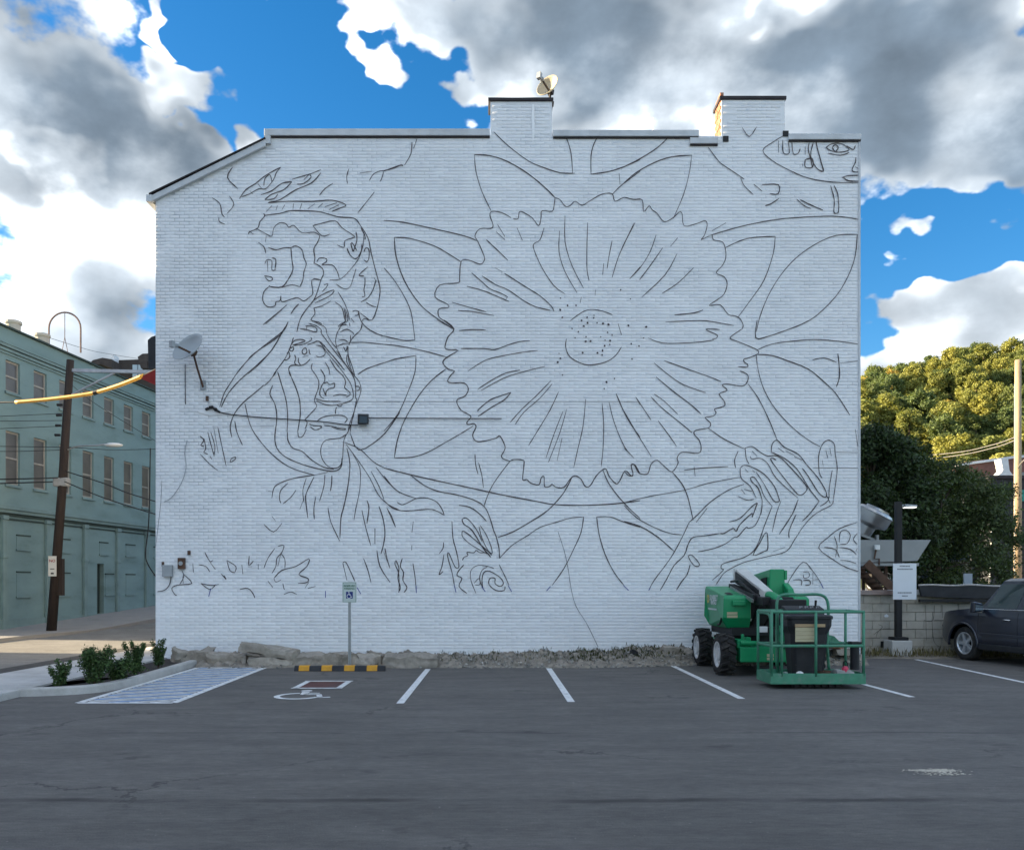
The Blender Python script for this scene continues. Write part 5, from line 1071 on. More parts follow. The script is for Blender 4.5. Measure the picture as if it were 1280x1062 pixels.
b = MB().box(4.34, 4.62, 15.35, 15.65, .30, .46).box(4.40, 4.55, 15.25, 15.6, .50, .66).box(4.56, 4.66, 15.3, 15.5, .531, .70).cyl((4.44, 15.2, .60), (4.75, 15.2, .6), .045, .045, 10).cyl((4.50, 15.28, .54), (4.50, 15.28, .76), .03, .03, 8)
b.build('axle_steering', green, lift, bevel=.012)
b = MB().box(4.9, 5.02, 15.143, 15.149, .36, .41); b.box(4.9, 5.02, 15.143, 15.149, .30, .345); b.build('decal', cream, ch)
MB().cyl((5.05, 16.35, .54), (5.05, 16.35, .72), .58, .58, 28).box(4.4, 5.75, 15.6, 17.1, .715, .86).build('turntable', blackm, lift)
def hood(x0, x1, yf, yr, zt_f, zt_r, flip=1):
    # side profile (y, z) with chamfered bottom; outer side inset at the bottom
    P0 = [(yf + .02, 1.01), (yf, 1.03), (yf + .0, zt_f - .05), (yf + .06, zt_f), (yf + .35, zt_f + .02), (yr - .05, zt_r), (yr, zt_r - .06), (yr, 1.03), (yr - .1, .84), (yf + .12, .84)]
    out, inn = (x0, x1) if flip > 0 else (x1, x0); ins = .10 * flip
    fo = lambda y, z: (out + (ins if z < .9 else 0) + (.03 * flip if z > zt_f - .02 else 0), y, z); fi = lambda y, z: (inn, y, z)
    return MB().prism(P0, fo, fi)
hl = hood(4.24, 4.76, 15.62, 17.1, 1.46, 1.63).build('left_hood', green, lift, bevel=.02)
MB().box(4.40, 4.64, 15.555, 15.62, 1.27, 1.36).build('grab_handle', green, hl, bevel=.012)
b = MB().box(4.31, 4.50, 15.612, 15.618, 1.105, 1.15); b.box(4.31, 4.505, 15.612, 15.618, 1.045, 1.092); b.build('decal', cream, hl)
b = MB().hexa([(4.36, 15.75, 1.478), (4.46, 15.75, 1.478), (4.46, 15.98, 1.50), (4.36, 15.98, 1.50), (4.36, 15.75, 1.484), (4.46, 15.75, 1.484), (4.46, 15.98, 1.51), (4.36, 15.98, 1.51)]); b.build('air_vent', blackm, hl)
b = MB(); pts = [(4.237, 15.95 + .24 * math.cos(R(a)), 1.10 + .20 * math.sin(R(a))) for a in range(200, 290, 10)]; b.tube(pts, .022, 6); b.build('cut_out', blackm, hl)
# logo on the hood side: yellow roundel and white lettering
n = 18; MB().add([(4.236, 16.72 + .085 * math.cos(k * 6.283 / n), 1.38 + .085 * math.sin(k * 6.283 / n)) for k in range(n)], [tuple(range(n))]).build('emblem', mat('emblem yellow', (.62, .50, .05), .5, var=.05), hl, fixn=False)
n = 12; MB().add([(4.234, 16.72 + .045 * math.cos(k * 6.283 / n), 1.38 + .045 * math.sin(k * 6.283 / n)) for k in range(n)], [tuple(range(n))]).build('emblem_core', green, hl, fixn=False)
for s, yy, zz, sz in (('SUNBELT', 16.30, 1.40, .145), ('RENTALS', 16.30, 1.31, .10)):
    v_, f_ = text_mesh(s, sz, .003); MB().add([(4.236, yy - x, zz + y) for x, y, _ in v_], f_).build('lettering', white, hl, fixn=False)
b = MB(); yy = 16.72; rr = random.Random(5)
while yy > 16.12:      # row of print too small to read
    wd_ = rr.uniform(.03, .06); b.add([(4.236, yy, 1.17), (4.236, yy - wd_, 1.17), (4.236, yy - wd_, 1.20), (4.236, yy, 1.20)], [(0, 1, 2, 3)]); yy -= wd_ + .015
b.build('print_line', white, hl, fixn=False)
hr = hood(5.46, 5.88, 15.7, 17.1, 1.44, 1.60, -1).build('right_hood', green, lift, bevel=.02)
MB().box(5.50, 5.66, 15.688, 15.70, 1.15, 1.38).build('control_window', blackm, hr)
b = MB().box(4.762, 5.45, 15.95, 17.0, .862, 1.45); b.tube([(4.85, 15.9, .9), (4.9, 15.7, 1.2), (5.0, 15.75, 1.45)], .03, 8).tube([(5.1, 15.9, .9), (5.15, 15.65, 1.1), (5.1, 15.7, 1.4)], .025, 8).tube([(5.3, 15.9, .9), (5.25, 15.7, 1.3), (5.2, 15.9, 1.45)], .025, 8)
b.build('tower_frame', blackm, lift)
MB().cyl((4.86, 15.93, .99), (4.86, 15.945, .99), .025, .025, 10).build('work_light', whitepl, lift)
# green boom knuckle
kn = MB().hexa([(5.20, 15.95, 1.42), (5.51, 15.95, 1.42), (5.51, 17.7, 1.28), (5.20, 17.7, 1.28), (5.22, 15.95, 1.955), (5.50, 15.95, 1.955), (5.50, 17.7, 1.80), (5.22, 17.7, 1.80)]).build('lower_boom', green, lift, bevel=.02)
MB().hexa([(5.193, 16.1, 1.60), (5.196, 16.45, 1.57), (5.21, 16.45, 1.57), (5.21, 16.1, 1.6), (5.193, 16.1, 1.80), (5.196, 16.45, 1.77), (5.21, 16.45, 1.77), (5.21, 16.1, 1.80)]).build('slot', blackm, kn)
MB().box(5.49, 5.54, 15.93, 15.98, 1.75, 1.93).build('pin_plate', green, kn, bevel=.01)
MB().hexa([(5.48, 15.6, 1.25), (5.62, 15.6, 1.25), (5.62, 15.95, 1.45), (5.48, 15.95, 1.45), (5.46, 15.7, 1.58), (5.58, 15.7, 1.58), (5.58, 15.98, 1.70), (5.46, 15.98, 1.70)]).build('knuckle_link', green, lift, bevel=.02)
# cream upper boom and its black underside
ub = MB().hexa([(4.82, 15.12, 1.41), (5.02, 15.12, 1.41), (5.06, 16.85, 1.70), (4.82, 16.85, 1.70), (4.84, 15.12, 1.545), (5.0, 15.12, 1.545), (5.06, 16.85, 1.97), (4.82, 16.85, 1.97)]).build('upper_boom', boomw, lift, bevel=.012)
MB().hexa([(4.800, 15.35, 1.45), (4.819, 15.35, 1.45), (4.819, 16.80, 1.69), (4.800, 16.80, 1.69), (4.800, 15.35, 1.56), (4.819, 15.35, 1.56), (4.819, 16.80, 1.915), (4.800, 16.80, 1.915)]).build('boom_cover', black, ub)
MB().cyl((4.80, 16.86, 1.70), (4.80, 16.86, 1.98), .02, .02, 8).build('end_bracket', rimw, ub)
b = MB().beam((4.76, 16.9, 1.62), (4.76, 15.3, 1.42), .13, .12); b.build('fly_boom', black, lift, bevel=.01)
MB().beam((4.68, 16.7, 1.60), (4.68, 15.25, 1.36), .03, .06).build('cylinder_rod', steel, lift)
MB().tube([(4.72, 16.8, 1.72), (4.70, 16.2, 1.74), (4.70, 15.7, 1.60), (4.78, 15.2, 1.42), (4.9, 14.8, 1.25)], .025, 8).tube([(4.80, 16.6, 1.68), (4.74, 16.0, 1.63), (4.74, 15.5, 1.50), (4.85, 15.0, 1.30)], .02, 8).build('hydraulic_hose', blackm, lift)
MB().tube(smooth_line([(4.92, 15.2, 1.47), (4.95, 14.95, 1.45), (5.0, 14.7, 1.32), (5.03, 14.5, 1.05), (5.03, 14.4, .80)], 4), [.075] * 21, 12).build('jib', green, lift, smooth=30)
b = MB().box(4.92, 5.14, 14.38, 14.62, .55, .95).box(4.98, 5.08, 14.1, 14.4, .3, .62); b.cyl((4.88, 14.5, .85), (5.18, 14.5, .85), .05, .05, 12); b.build('basket_rotator', green, lift, bevel=.012)
b = MB().box(4.86, 5.4, 14.55, 15.1, 1.15, 1.40); b.box(4.75, 5.3, 14.9, 15.5, 1.28, 1.44); b.build('boom_head', blackm, lift, bevel=.02)
# basket
BX0, BX1, BY0, BY1, BZ = 4.37, 5.88, 13.32, 14.05, .10
bk = MB().box(BX0 + .02, BX1 - .02, BY0 + .02, BY1 - .02, BZ, BZ + .03).build('basket_floor', greenrail, lift)
for args in ((BX0, BX1, BY0, BY0 + .012, BZ - .02, BZ + .15), (BX0, BX1, BY1 - .012, BY1, BZ - .02, BZ + .15), (BX0, BX0 + .012, BY0 + .0125, BY1 - .0125, BZ - .02, BZ + .15), (BX1 - .012, BX1, BY0 + .0125, BY1 - .0125, BZ - .02, BZ + .15)):
    MB().box(*args).build('toe_board', greenrail, bk, bevel=.004)
b = MB().box(4.75, 5.55, 13.45, 13.95, .02, BZ - .021)
for k in range(7): b.box(4.78 + k * .11, 4.83 + k * .11, 13.41, 13.449, .025, BZ - .025)
b.build('basket_support', blackm, bk)
zt, zm = 1.225, .685
def rail(name, pts, r_=.021): return MB().tube(smooth_line(pts, 4) if len(pts) > 4 else pts, r_, 10).build(name, greenrail, lift, smooth=True)
for x, y, z1 in ((BX0 + .02, BY0 + .02, zt), (5.09, BY0 + .015, zt), (BX1 - .03, BY0 + .02, zt), (BX0 + .02, BY1 - .02, zt), (4.72, BY1 - .02, zt), (BX1 - .03, BY1 - .02, zt), (4.55, BY0 + .02, zt - .02)):
    rail('rail_post', [(x, y, BZ + .1), (x, y, z1)], .023)
def rect(z, inset=.02, bow=0): return [(BX0 + inset, BY0 + inset, z), (BX1 - inset, BY0 + inset, z), (BX1 - inset + bow, (BY0 + BY1) / 2, z), (BX1 - inset, BY1 - inset, z), (BX0 + inset, BY1 - inset, z)]
for z in (zt, zm):
    q_ = rect(z)
    MB().tube(q_, .024, 10, closed=True).build('top_rail' if z == zt else 'mid_rail', greenrail, lift)
rail('gate_post', [(BX0 + .03, BY0 + .10, .3), (BX0 + .03, BY0 + .10, .9), (BX0 + .03, BY0 + .13, 1.13), (BX0 + .03, BY0 + .28, 1.19), (BX0 + .03, BY1 - .08, 1.19)], .018)
rail('guard_arch', [(4.70, BY1 - .03, .3), (4.70, BY1 - .03, 1.1), (4.71, BY1 - .03, 1.40), (4.82, BY1 - .03, 1.49), (5.10, BY1 - .03, 1.49), (5.42, BY1 - .03, 1.49), (5.545, BY1 - .03, 1.38), (5.56, BY1 - .03, 1.1), (5.54, BY1 - .03, .7), (5.57, BY1 - .03, .25)], .025)
cb = MB().hexa([(4.80, 13.86, 1.13), (5.44, 13.86, 1.13), (5.44, 14.1, 1.13), (4.80, 14.1, 1.13), (4.80, 13.88, 1.255), (5.44, 13.88, 1.255), (5.44, 14.1, 1.31), (4.80, 14.1, 1.31)]).build('control_panel', black, lift, bevel=.012)
b = MB()
for k in range(8): b.cyl((5.06 + k * .045, 13.95 + (k % 2) * .04, 1.26), (5.06 + k * .045, 13.95 + (k % 2) * .04, 1.30), .01, .012, 8)
b.build('switch_row', boxgrey, cb); MB().cyl((5.32, 13.96, 1.26), (5.325, 13.95, 1.40), .016, .02, 10).build('joystick', blackm, cb)
MB().box(4.31 + .1, 4.31 + .24, 14.02, 14.07, .86, .96).build('document_box', whitepl, lift, bevel=.01)
MB().cyl((5.80, 13.55, .29), (5.80, 13.55, .73), .07, .07, 16).box(5.72, 5.88, 13.46, 13.62, .69, .74).build('tool_tube', black, lift)
MB().hexa([(5.56, BY1 - .02, .64), (5.8, BY1 - .02, .66), (5.8, BY1, .66), (5.56, BY1, .64), (5.56, BY1 - .02, .66), (5.66, BY1 - .02, .80), (5.66, BY1, .80), (5.56, BY1, .82)]).build('gusset', greenrail, lift)
# things in the basket
bn = thing('storage_bin', 'dark plastic bin standing in the lift basket', 'bin', (5.06, 13.72, BZ + .03))
def bin_ring(z, hx, hy, c=.06): return [(5.06 + sx_ * (hx - (c if d_ else 0)), 13.70 + sy_ * (hy - (0 if d_ else c)), z) for sx_, sy_, d_ in ((-1, -1, 0), (-1, -1, 1), (1, -1, 1), (1, -1, 0), (1, 1, 0), (1, 1, 1), (-1, 1, 1), (-1, 1, 0))]
rings = [bin_ring(BZ + .031, .25, .17), bin_ring(.62, .285, .20), bin_ring(.86, .30, .215), bin_ring(.99, .355, .235), bin_ring(1.10, .36, .24)]
b = MB(); vs = [q for r_ in rings for q in r_]; m_ = len(rings)
b.add(vs, [(i * 8 + k, i * 8 + (k + 1) % 8, (i + 1) * 8 + (k + 1) % 8, (i + 1) * 8 + k) for i in range(m_ - 1) for k in range(8)] + [tuple(range(8)), tuple((m_ - 1) * 8 + k for k in range(8))])
b.build('tub', black, bn, bevel=.01)
rings = [bin_ring(1.101, .375, .25), bin_ring(1.15, .375, .25), bin_ring(1.17, .34, .22)]; b = MB(); vs = [q for r_ in rings for q in r_]
b.add(vs, [(i * 8 + k, i * 8 + (k + 1) % 8, (i + 1) * 8 + (k + 1) % 8, (i + 1) * 8 + k) for i in range(2) for k in range(8)] + [tuple(range(8)), tuple(16 + k for k in range(8))]); b.build('lid', black, bn, bevel=.008)
for k in range(3): MB().box(4.83 + k * .01, 5.29 - k * .01, 13.515 - k * .0, 13.53, .36 + k * .09, .37 + k * .09).build('rib', black, bn)
cbd = thing('cream_board', 'cream wooden board with tan strip hanging in front of the dark bin', 'board', (5.0, 13.4, .74))
MB().box(4.79, 5.14, 13.40, 13.42, .745, .975).build('board', cream, cbd, bevel=.004); MB().box(4.785, 5.265, 13.395, 13.415, .98, 1.03).build('strip', mat('tan strip', (.42, .30, .17), .7, var=.2, scale=4), cbd, bevel=.004)
for k in range(3): MB().box(4.80, 5.13, 13.3985, 13.3995, .79 + k * .06, .793 + k * .06).build('crack', rustm, cbd)
def small(name, lab, cat, prof, c, m_, nn=16): return tag(MB().lathe(prof, nn, Matrix.Translation(Vector(c))).build(name, m_, smooth=30), lab, cat)
zf = BZ + .031
small('white_cup', 'white rounded cup lying on the basket floor', 'cup', [(.045, 0), (.065, .03), (.065, .09), (.05, .13), (.02, .145)], (4.86, 13.40, zf), whitepl)
small('green_cup', 'small grey green cup on the basket floor', 'cup', [(.03, 0), (.04, .02), (.042, .13), (.03, .14)], (4.62, 13.39, zf), mat('grey green plastic', (.2, .28, .24), .5, var=.1))
small('brown_bowl', 'rusty brown bowl in the basket behind the toe board', 'bowl', [(.06, 0), (.09, .05), (.105, .15), (.098, .15), (.08, .05), (.03, .02)], (5.27, 13.46, zf), rustm)
bt = thing('pink_bottle', 'pink bottle with dark handle on a crumpled grey rag', 'bottle', (5.60, 13.44, zf + .09))
MB().lathe([(.045, 0), (.052, .02), (.052, .09), (.035, .11), (.03, .125)], 16, Matrix.Translation((5.60, 13.44, zf + .1))).build('body', pink, bt, smooth=30)
MB().tube([(5.565, 13.44, zf + .22), (5.575, 13.44, zf + .29), (5.61, 13.44, zf + .31), (5.635, 13.44, zf + .27), (5.635, 13.44, zf + .22)], .01, 6).build('handle', blackm, bt)
tag(rock('grey_rag', (5.60, 13.45, zf + .065), (.34, .16, .13), 41, (0, 6, 8), mat('grey rag', (.33, .33, .31), .95, var=.2, scale=6, bump=.5, bscale=20), .3), 'crumpled grey rag on the toe board of the lift basket', 'rag')

# ------------------------------------------------------------------ dark car
def make_suv():
    t = thing('parked_car', 'dark navy sport utility car parked nose in by the block wall', 'car')
    xr, xf = -2.40, 2.36; ax_f, ax_r, Rw, RA = 1.42, -1.28, .372, .445
    def half(x):
        w_ = .975
        if x > 1.55: w_ -= .20 * ((x - 1.55) / .81) ** 2.2
        if x < -1.9: w_ -= .07 * ((-1.9 - x) / .5) ** 2
        return w_
    def top(x):
        if x > 1.12: return 1.135 - .12 * ((x - 1.12) / 1.24) ** 1.6 - (.16 * max(0, (x - 2.18) / .18) ** 2)
        return 1.135
    def bot(x): return .30 + (.10 * max(0, (x - 1.95) / .4) ** 1.5 if x > 1.95 else 0) + (.12 * max(0, (-1.9 - x) / .5) if x < -1.9 else 0)
    NX, NZ = 110, 26
    xs = [xr + (xf - xr) * i / NX for i in range(NX + 1)]
    def yside(x, z):
        u = (z - bot(x)) / (top(x) - bot(x)); w_ = half(x)
        f = 1 - .055 * max(0, (.22 - u) / .22) ** 1.5 - .045 * max(0, (u - .62) / .38) ** 1.6
        # shoulder crease and door swage
        f += .006 * math.exp(-((z - .98) / .03) ** 2) - .006 * math.exp(-((z - .60) / .05) ** 2)
        for c in (ax_f, ax_r):
            r_ = math.hypot(x - c, z - .372)
            f += .020 * max(0, 1 - abs(r_ - RA - .03) / .07)
        return w_ * f
    for side in (1, -1):
        b = MB(); vs = []; inside = []
        for x in xs:
            for k in range(NZ + 1):
                z = bot(x) + (top(x) - bot(x)) * k / NZ; X, Z = x, z; ins = False
                for c in (ax_f, ax_r):
                    r_ = math.hypot(x - c, z - .372)
                    if r_ < RA:
                        if r_ > RA - .035 and z > .372: s = RA / r_; X = c + (x - c) * s; Z = .372 + (z - .372) * s
                        else: ins = True
                vs.append((X, side * yside(X, Z), Z)); inside.append(ins)
        fs = []
        for i in range(NX):
            for k in range(NZ):
                q = (i * (NZ + 1) + k, (i + 1) * (NZ + 1) + k, (i + 1) * (NZ + 1) + k + 1, i * (NZ + 1) + k + 1)
                if not any(inside[v] for v in q): fs.append(q if side < 0 else q[::-1])
        b.add(vs, fs); b.build('side_panel', suvpaint, t, local=True, smooth=30, fixn=False)
        for c in (ax_f, ax_r): MB().tube([(c + (RA + .0) * math.cos(R(a)), side * (yside(c, .82) + .004), .372 + (RA + .0) * math.sin(R(a))) for a in range(-8, 189, 7)], .026, 8).build('arch_flare', suvpaint, t, local=True, smooth=True)
        b = MB().box(-1.28 + .46, 1.42 - .46, min(side * .93, side * .99), max(side * .93, side * .99), .27, .40); b.build('sill', black, t, local=True, bevel=.015)
        b = MB().beam((-.82, side * (yside(0, .62) + .006), .60), (.93, side * (yside(.5, .62) + .006), .60), .02, .06); b.build('rub_strip', suvpaint, t, local=True, bevel=.006)
        # door gaps
        b = MB()
        for xg in (.98, -.12, -1.0):
            b.tube([(xg + (.0 if z > .55 else 0), side * (yside(xg, z) - .0005), z) for z in [.42 + i * .06 for i in range(12)]], .0065, 4)
        b.build('door_gap', blackm, t, local=True)
        for xg in (.08, -.9):
            hb = MB().tube([(xg - .02, side * (yside(xg, .93) + .002), .925), (xg, side * (yside(xg, .93) + .035), .93), (xg + .16, side * (yside(xg, .93) + .035), .93), (xg + .18, side * (yside(xg, .93) + .002), .925)], .014, 8); hb.build('door_handle', chrome, t, local=True, smooth=True)
        mr = MB().hexa([(.80, side * .98, 1.09), (.95, side * .98, 1.09), (.97, side * 1.20, 1.06), (.80, side * 1.22, 1.06), (.80, side * .98, 1.25), (.92, side * .98, 1.26), (.93, side * 1.19, 1.31), (.80, side * 1.22, 1.30)]); mo = mr.build('mirror', suvpaint, t, local=True, bevel=.03)
        MB().hexa([(.793, side * 1.0, 1.115), (.797, side * 1.0, 1.115), (.797, side * 1.18, 1.10), (.793, side * 1.18, 1.10), (.793, side * 1.0, 1.21), (.797, side * 1.0, 1.21), (.797, side * 1.18, 1.24), (.793, side * 1.18, 1.24)]).build('mirror_glass', mat('mirror glass', (.35, .42, .44), .1, metal=.8, var=.05), mo, local=True)
        MB().obox((.96, side * .955, 1.08), (.16, .05, .035)).build('mirror_base', chrome, t, local=True, bevel=.012)
        # headlamp and rear lamp
        MB().hexa([(2.05, side * .83, .74), (2.30, side * .60, .72), (2.24, side * .56, .72), (2.0, side * .80, .74), (2.02, side * .86, .90), (2.29, side * .62, .90), (2.22, side * .56, .90), (2.0, side * .8, .90)]).build('headlight', mat('lamp lens', (.55, .57, .58), .12, var=.05), t, local=True, bevel=.02)
        MB().hexa([(-2.41, side * .70, .85), (-2.30, side * .935, .85), (-2.2, side * .93, .85), (-2.36, side * .68, .85), (-2.40, side * .74, 1.12), (-2.31, side * .92, 1.12), (-2.2, side * .92, 1.12), (-2.36, side * .7, 1.12)]).build('tail_light', mat('red lamp lens', (.35, .01, .01), .15, var=.1), t, local=True, bevel=.02)
    # closed top (hood) and ends
    b = MB(); nn = 10; vs = []
    for x in xs:
        for k in range(nn + 1):
            s = -1 + 2 * k / nn; yv = s * yside(x, top(x) - .0001); vs.append((x, yv, top(x) + .045 * (1 - abs(s) ** 2.5) * (1 if x > 1.0 else .2)))
    fs = [(i * (nn + 1) + k, (i + 1) * (nn + 1) + k, (i + 1) * (nn + 1) + k + 1, i * (nn + 1) + k + 1) for i in range(NX) for k in range(nn)]
    b.add(vs, fs); b.build('bonnet', suvpaint, t, local=True, smooth=30)
    for x, s in ((xf, 1), (xr, -1)):
        ring = [(x, -yside(x, bot(x) + (top(x) - bot(x)) * k / NZ), bot(x) + (top(x) - bot(x)) * k / NZ) for k in range(NZ + 1)]
        b = MB(); b.add(ring + [(q[0], -q[1], q[2]) for q in ring], [(k, k + 1, NZ + 1 + k + 1, NZ + 1 + k) for k in range(NZ)]); b.build('front_panel' if s > 0 else 'rear_panel', suvpaint, t, local=True)
    MB().box(xf - .03, xf + .035, -.62, .62, .70, .88).build('grille', chrome, t, local=True, bevel=.02)
    MB().box(xf - .08, xf + .05, -.70, .70, .42, .62).build('front_bumper', black, t, local=True, bevel=.04)
    MB().box(xr - .06, xr + .06, -.82, .82, .42, .66).build('rear_bumper', black, t, local=True, bevel=.04)
    MB().box(xr + .3, xf - .45, -.62, .62, .24, .9).build('underbody', blackm, t, local=True)
    b = MB()
    for c in (ax_f, ax_r): b.box(c - .42, c + .42, -.66, .66, .35, .84)
    b.build('wheel_well', blackm, t, local=True)
    # greenhouse
    zb, zr = 1.137, 1.735
    base = [(1.14, .60), (1.02, .885), (-.12, .93), (-1.9, .90), (-2.32, .80)]
    roof = [(.70, .50), (.60, .66), (-.2, .71), (-1.85, .70), (-2.12, .62)]
    pts_b = [(x, y, zb) for x, y in base] + [(x, -y, zb) for x, y in base[::-1]]
    pts_r = [(x, y, zr) for x, y in roof] + [(x, -y, zr) for x, y in roof[::-1]]
    b = MB(); n = len(pts_b); b.add(pts_b + pts_r, [(i, (i + 1) % n, n + (i + 1) % n, n + i) for i in range(n)])
    rc = [(x * .93 - .04, y * .86, zr + .055) for x, y, z in pts_r]; k0 = len(b.v); b.add(pts_r + rc, [(i, (i + 1) % n, n + (i + 1) % n, n + i) for i in range(n)] + [tuple(n + i for i in range(n))])
    b.build('cabin', suvpaint, t, local=True, bevel=.02)
    def pane(q, nm, m_=carglass, grow=.006):
        q = [Vector(p_) for p_ in q]; nrm = (q[1] - q[0]).cross(q[3] - q[0]).normalized(); c = sum(q, Vector()) / 4
        if nrm.dot(c - Vector((-.6, 0, 1.3))) < 0: nrm = -nrm
        MB().hexa([p_ + nrm * .0005 for p_ in q] + [p_ + nrm * grow for p_ in q]).build(nm, m_, t, local=True)
    def L2(i, j, u, v, sgn):          # point on the side facet between base i->j
        a = Vector((base[i][0], sgn * base[i][1], zb)).lerp(Vector((base[j][0], sgn * base[j][1], zb)), u); c = Vector((roof[i][0], sgn * roof[i][1], zr)).lerp(Vector((roof[j][0], sgn * roof[j][1], zr)), u)
        return a.lerp(c, v)
    for sg_ in (1, -1):
        pane([L2(1, 2, .14, .05, sg_), L2(1, 2, .93, .05, sg_), L2(1, 2, .93, .88, sg_), L2(1, 2, .06, .88, sg_)], 'front_window')
        pane([L2(2, 3, .04, .05, sg_), L2(2, 3, .50, .05, sg_), L2(2, 3, .50, .88, sg_), L2(2, 3, .04, .88, sg_)], 'rear_window')
        pane([L2(2, 3, .56, .05, sg_), L2(2, 3, .95, .05, sg_), L2(2, 3, .95, .88, sg_), L2(2, 3, .56, .88, sg_)], 'quarter_window')
        pts = [L2(1, 2, 0, .0, sg_) + Vector((0, sg_ * .012, 0)), L2(1, 2, 1, .0, sg_) + Vector((0, sg_ * .012, 0)), L2(2, 3, 1, 0, sg_) + Vector((0, sg_ * .012, 0))]
        MB().tube(pts, .012, 6).build('belt_moulding', chrome, t, local=True)
        MB().tube([(.05, sg_ * .60, zr + .045), (0, sg_ * .60, zr + .095), (-1.7, sg_ * .59, zr + .095), (-1.8, sg_ * .59, zr + .04)], .018, 8).build('roof_rail', black, t, local=True)
    fl = [Vector((base[0][0], s * base[0][1], zb)) for s in (1, -1)]; fr_ = [Vector((roof[0][0], s * roof[0][1], zr)) for s in (1, -1)]
    pane([fl[0].lerp(fr_[0], .05), fl[1].lerp(fr_[1], .05), fl[1].lerp(fr_[1], .93), fl[0].lerp(fr_[0], .93)], 'windscreen')
    bl2 = [Vector((base[4][0], s * base[4][1], zb)) for s in (1, -1)]; br_ = [Vector((roof[4][0], s * roof[4][1], zr)) for s in (1, -1)]
    pane([bl2[0].lerp(br_[0], .1), bl2[1].lerp(br_[1], .1), bl2[1].lerp(br_[1], .9), bl2[0].lerp(br_[0], .9)], 'rear_screen')
    # wheels: built about x axis then turned
    for cx_, s in ((ax_f, 1), (ax_f, -1), (ax_r, 1), (ax_r, -1)):
        tmp = bpy.data.objects.new('tmp', None); WM[tmp.name] = Matrix.Identity(4)
        ty = wheel(None, (0, 0, 0), Rw, .24, -1, rubber, mat('silver alloy', (.55, .56, .57), .3, metal=.5, var=.05), spokes=5)
        ty.location = (0, 0, 0); rim = ty.children[0]
        # bake vertices around the hub
        for o_ in (ty, rim):
            loc = WM[o_.name].translation
            o_.data.transform(Matrix.Rotation(R(-90 if s > 0 else 90), 4, 'Z') @ Matrix.Translation(loc)); o_.location = (0, 0, 0); o_.matrix_parent_inverse = Matrix.Identity(4)
        ty.name = 'wheel'; ty.parent = t; ty.location = (cx_, s * .84, Rw); bpy.data.objects.remove(tmp)
    return t
suv = make_suv()
# nose towards the wall: local +x = (-sin10, cos10)
A10 = R(9); dirv = Vector((-math.sin(A10), math.cos(A10), 0)); leftv = Vector((-math.cos(A10), -math.sin(A10), 0))
fw = G(1205, 824.5); org = fw - dirv * 1.42 - leftv * .96
suv.location = org; suv.rotation_euler = (0, 0, R(90) + A10)

# ------------------------------------------------------------------ right side: retaining wall, lamp, restaurant yard
structure(MB().box(7.95, 80, 20.05, 70, -.05, 1.38).build('terrace', oldwalk))
rw = thing('retaining_wall', 'buff concrete block retaining wall beside the white building', 'wall', (12, 19.85, 0))
MB().box(7.86, 24, 19.86, 20.06, -.05, 1.42).build('core', mortar, rw)
blk = None; rr = random.Random(12)
for r_ in range(7):
    for k in range(40):
        x = 7.88 + k * .406 - (r_ % 2) * .203; x = x if x > 7.86 else x
        z = .0 + r_ * .203
        if x + .4 > 23.9 or x < 7.8: continue
        if blk is None:
            blk = MB().box(0, .397, -.055, .0, 0, .194).build('block', cmu, rw, local=True, bevel=.004); o = blk
        else: o = bpy.data.objects.new('block', blk.data); C.objects.link(o); o.parent = rw; o.modifiers.new('bevel', 'BEVEL').width = .004
        o.location = (x - 12, 19.858 - 19.85 + rr.uniform(-.004, .003), z + .002)
# weathering joints: dark cracks
crk = [[(1092, 793), (1103, 786), (1125, 786), (1155, 786)], [(1075, 797), (1100, 797)], [(1155, 775), (1166, 775), (1168, 756)], [(1168, 775), (1190, 775)], [(1165, 775), (1167, 800), (1174, 808)], [(1098, 780), (1103, 783), (1097, 790), (1095, 797)], [(1178, 756), (1178, 772)], [(1178, 780), (1179, 788)], [(1157, 756), (1158, 800)]]
b = MB()
for pth in crk:
    vs, fs = ribbon(smooth_line(pth, 3), [.35 + .4 * rr.random() for _ in smooth_line(pth, 3)]); b.add([P(x, y, 19.795) for x, y in vs], fs)
b.build('crack', mat('dark crack', (.12, .11, .09), .95, var=.3, coord='P'), rw, fixn=False)
MB().box(P(1101, 0, 19.79).x, P(1108, 0, 19.79).x, 19.78, 19.80, P(0, 809, 19.79).z, P(0, 801, 19.79).z).build('drain_hole', blackm, rw)
MB().prism([(1105, 769), (1108, 767), (1111, 769), (1110, 771), (1106, 771)], lambda x, y: P(x, y, 19.785), lambda x, y: P(x, y, 19.80)).build('pale_patch', white, rw)
MB().box(7.84, P(1118, 0, 19.7).x, 19.68, 20.1, 1.421, 1.53).build('cap_slab', mat('reddish cap', (.30, .20, .17), .85, var=.3, scale=3, coord='P', dirt=(.4, .38, .35), dirt_amt=.5), rw, bevel=.01)
MB().box(P(1118, 0, 19.7).x + .01, 24, 19.70, 20.1, 1.421, 1.54).build('cap_slab', conc, rw, bevel=.012)
tr = thing('black_gutter', 'long black tarpaulin-like trough hung along the wall top', 'trough', (12, 19.6, 1.2))
ya = 19.62; MB().prism([(1149, 732), (1247, 731.5), (1262, 733), (1262, 747), (1225, 748), (1185, 747), (1152, 745)], lambda x, y: P(x, y, ya), lambda x, y: P(x, y, ya) + Vector((0, .07, 0))).build('panel', black, tr, bevel=.01)
MB().box(P(1150, 0, ya).x, P(1262, 0, ya).x, ya + .01, ya + .075, P(0, 752, ya).z, P(0, 748.5, ya).z).build('lower_edge', blackm, tr)
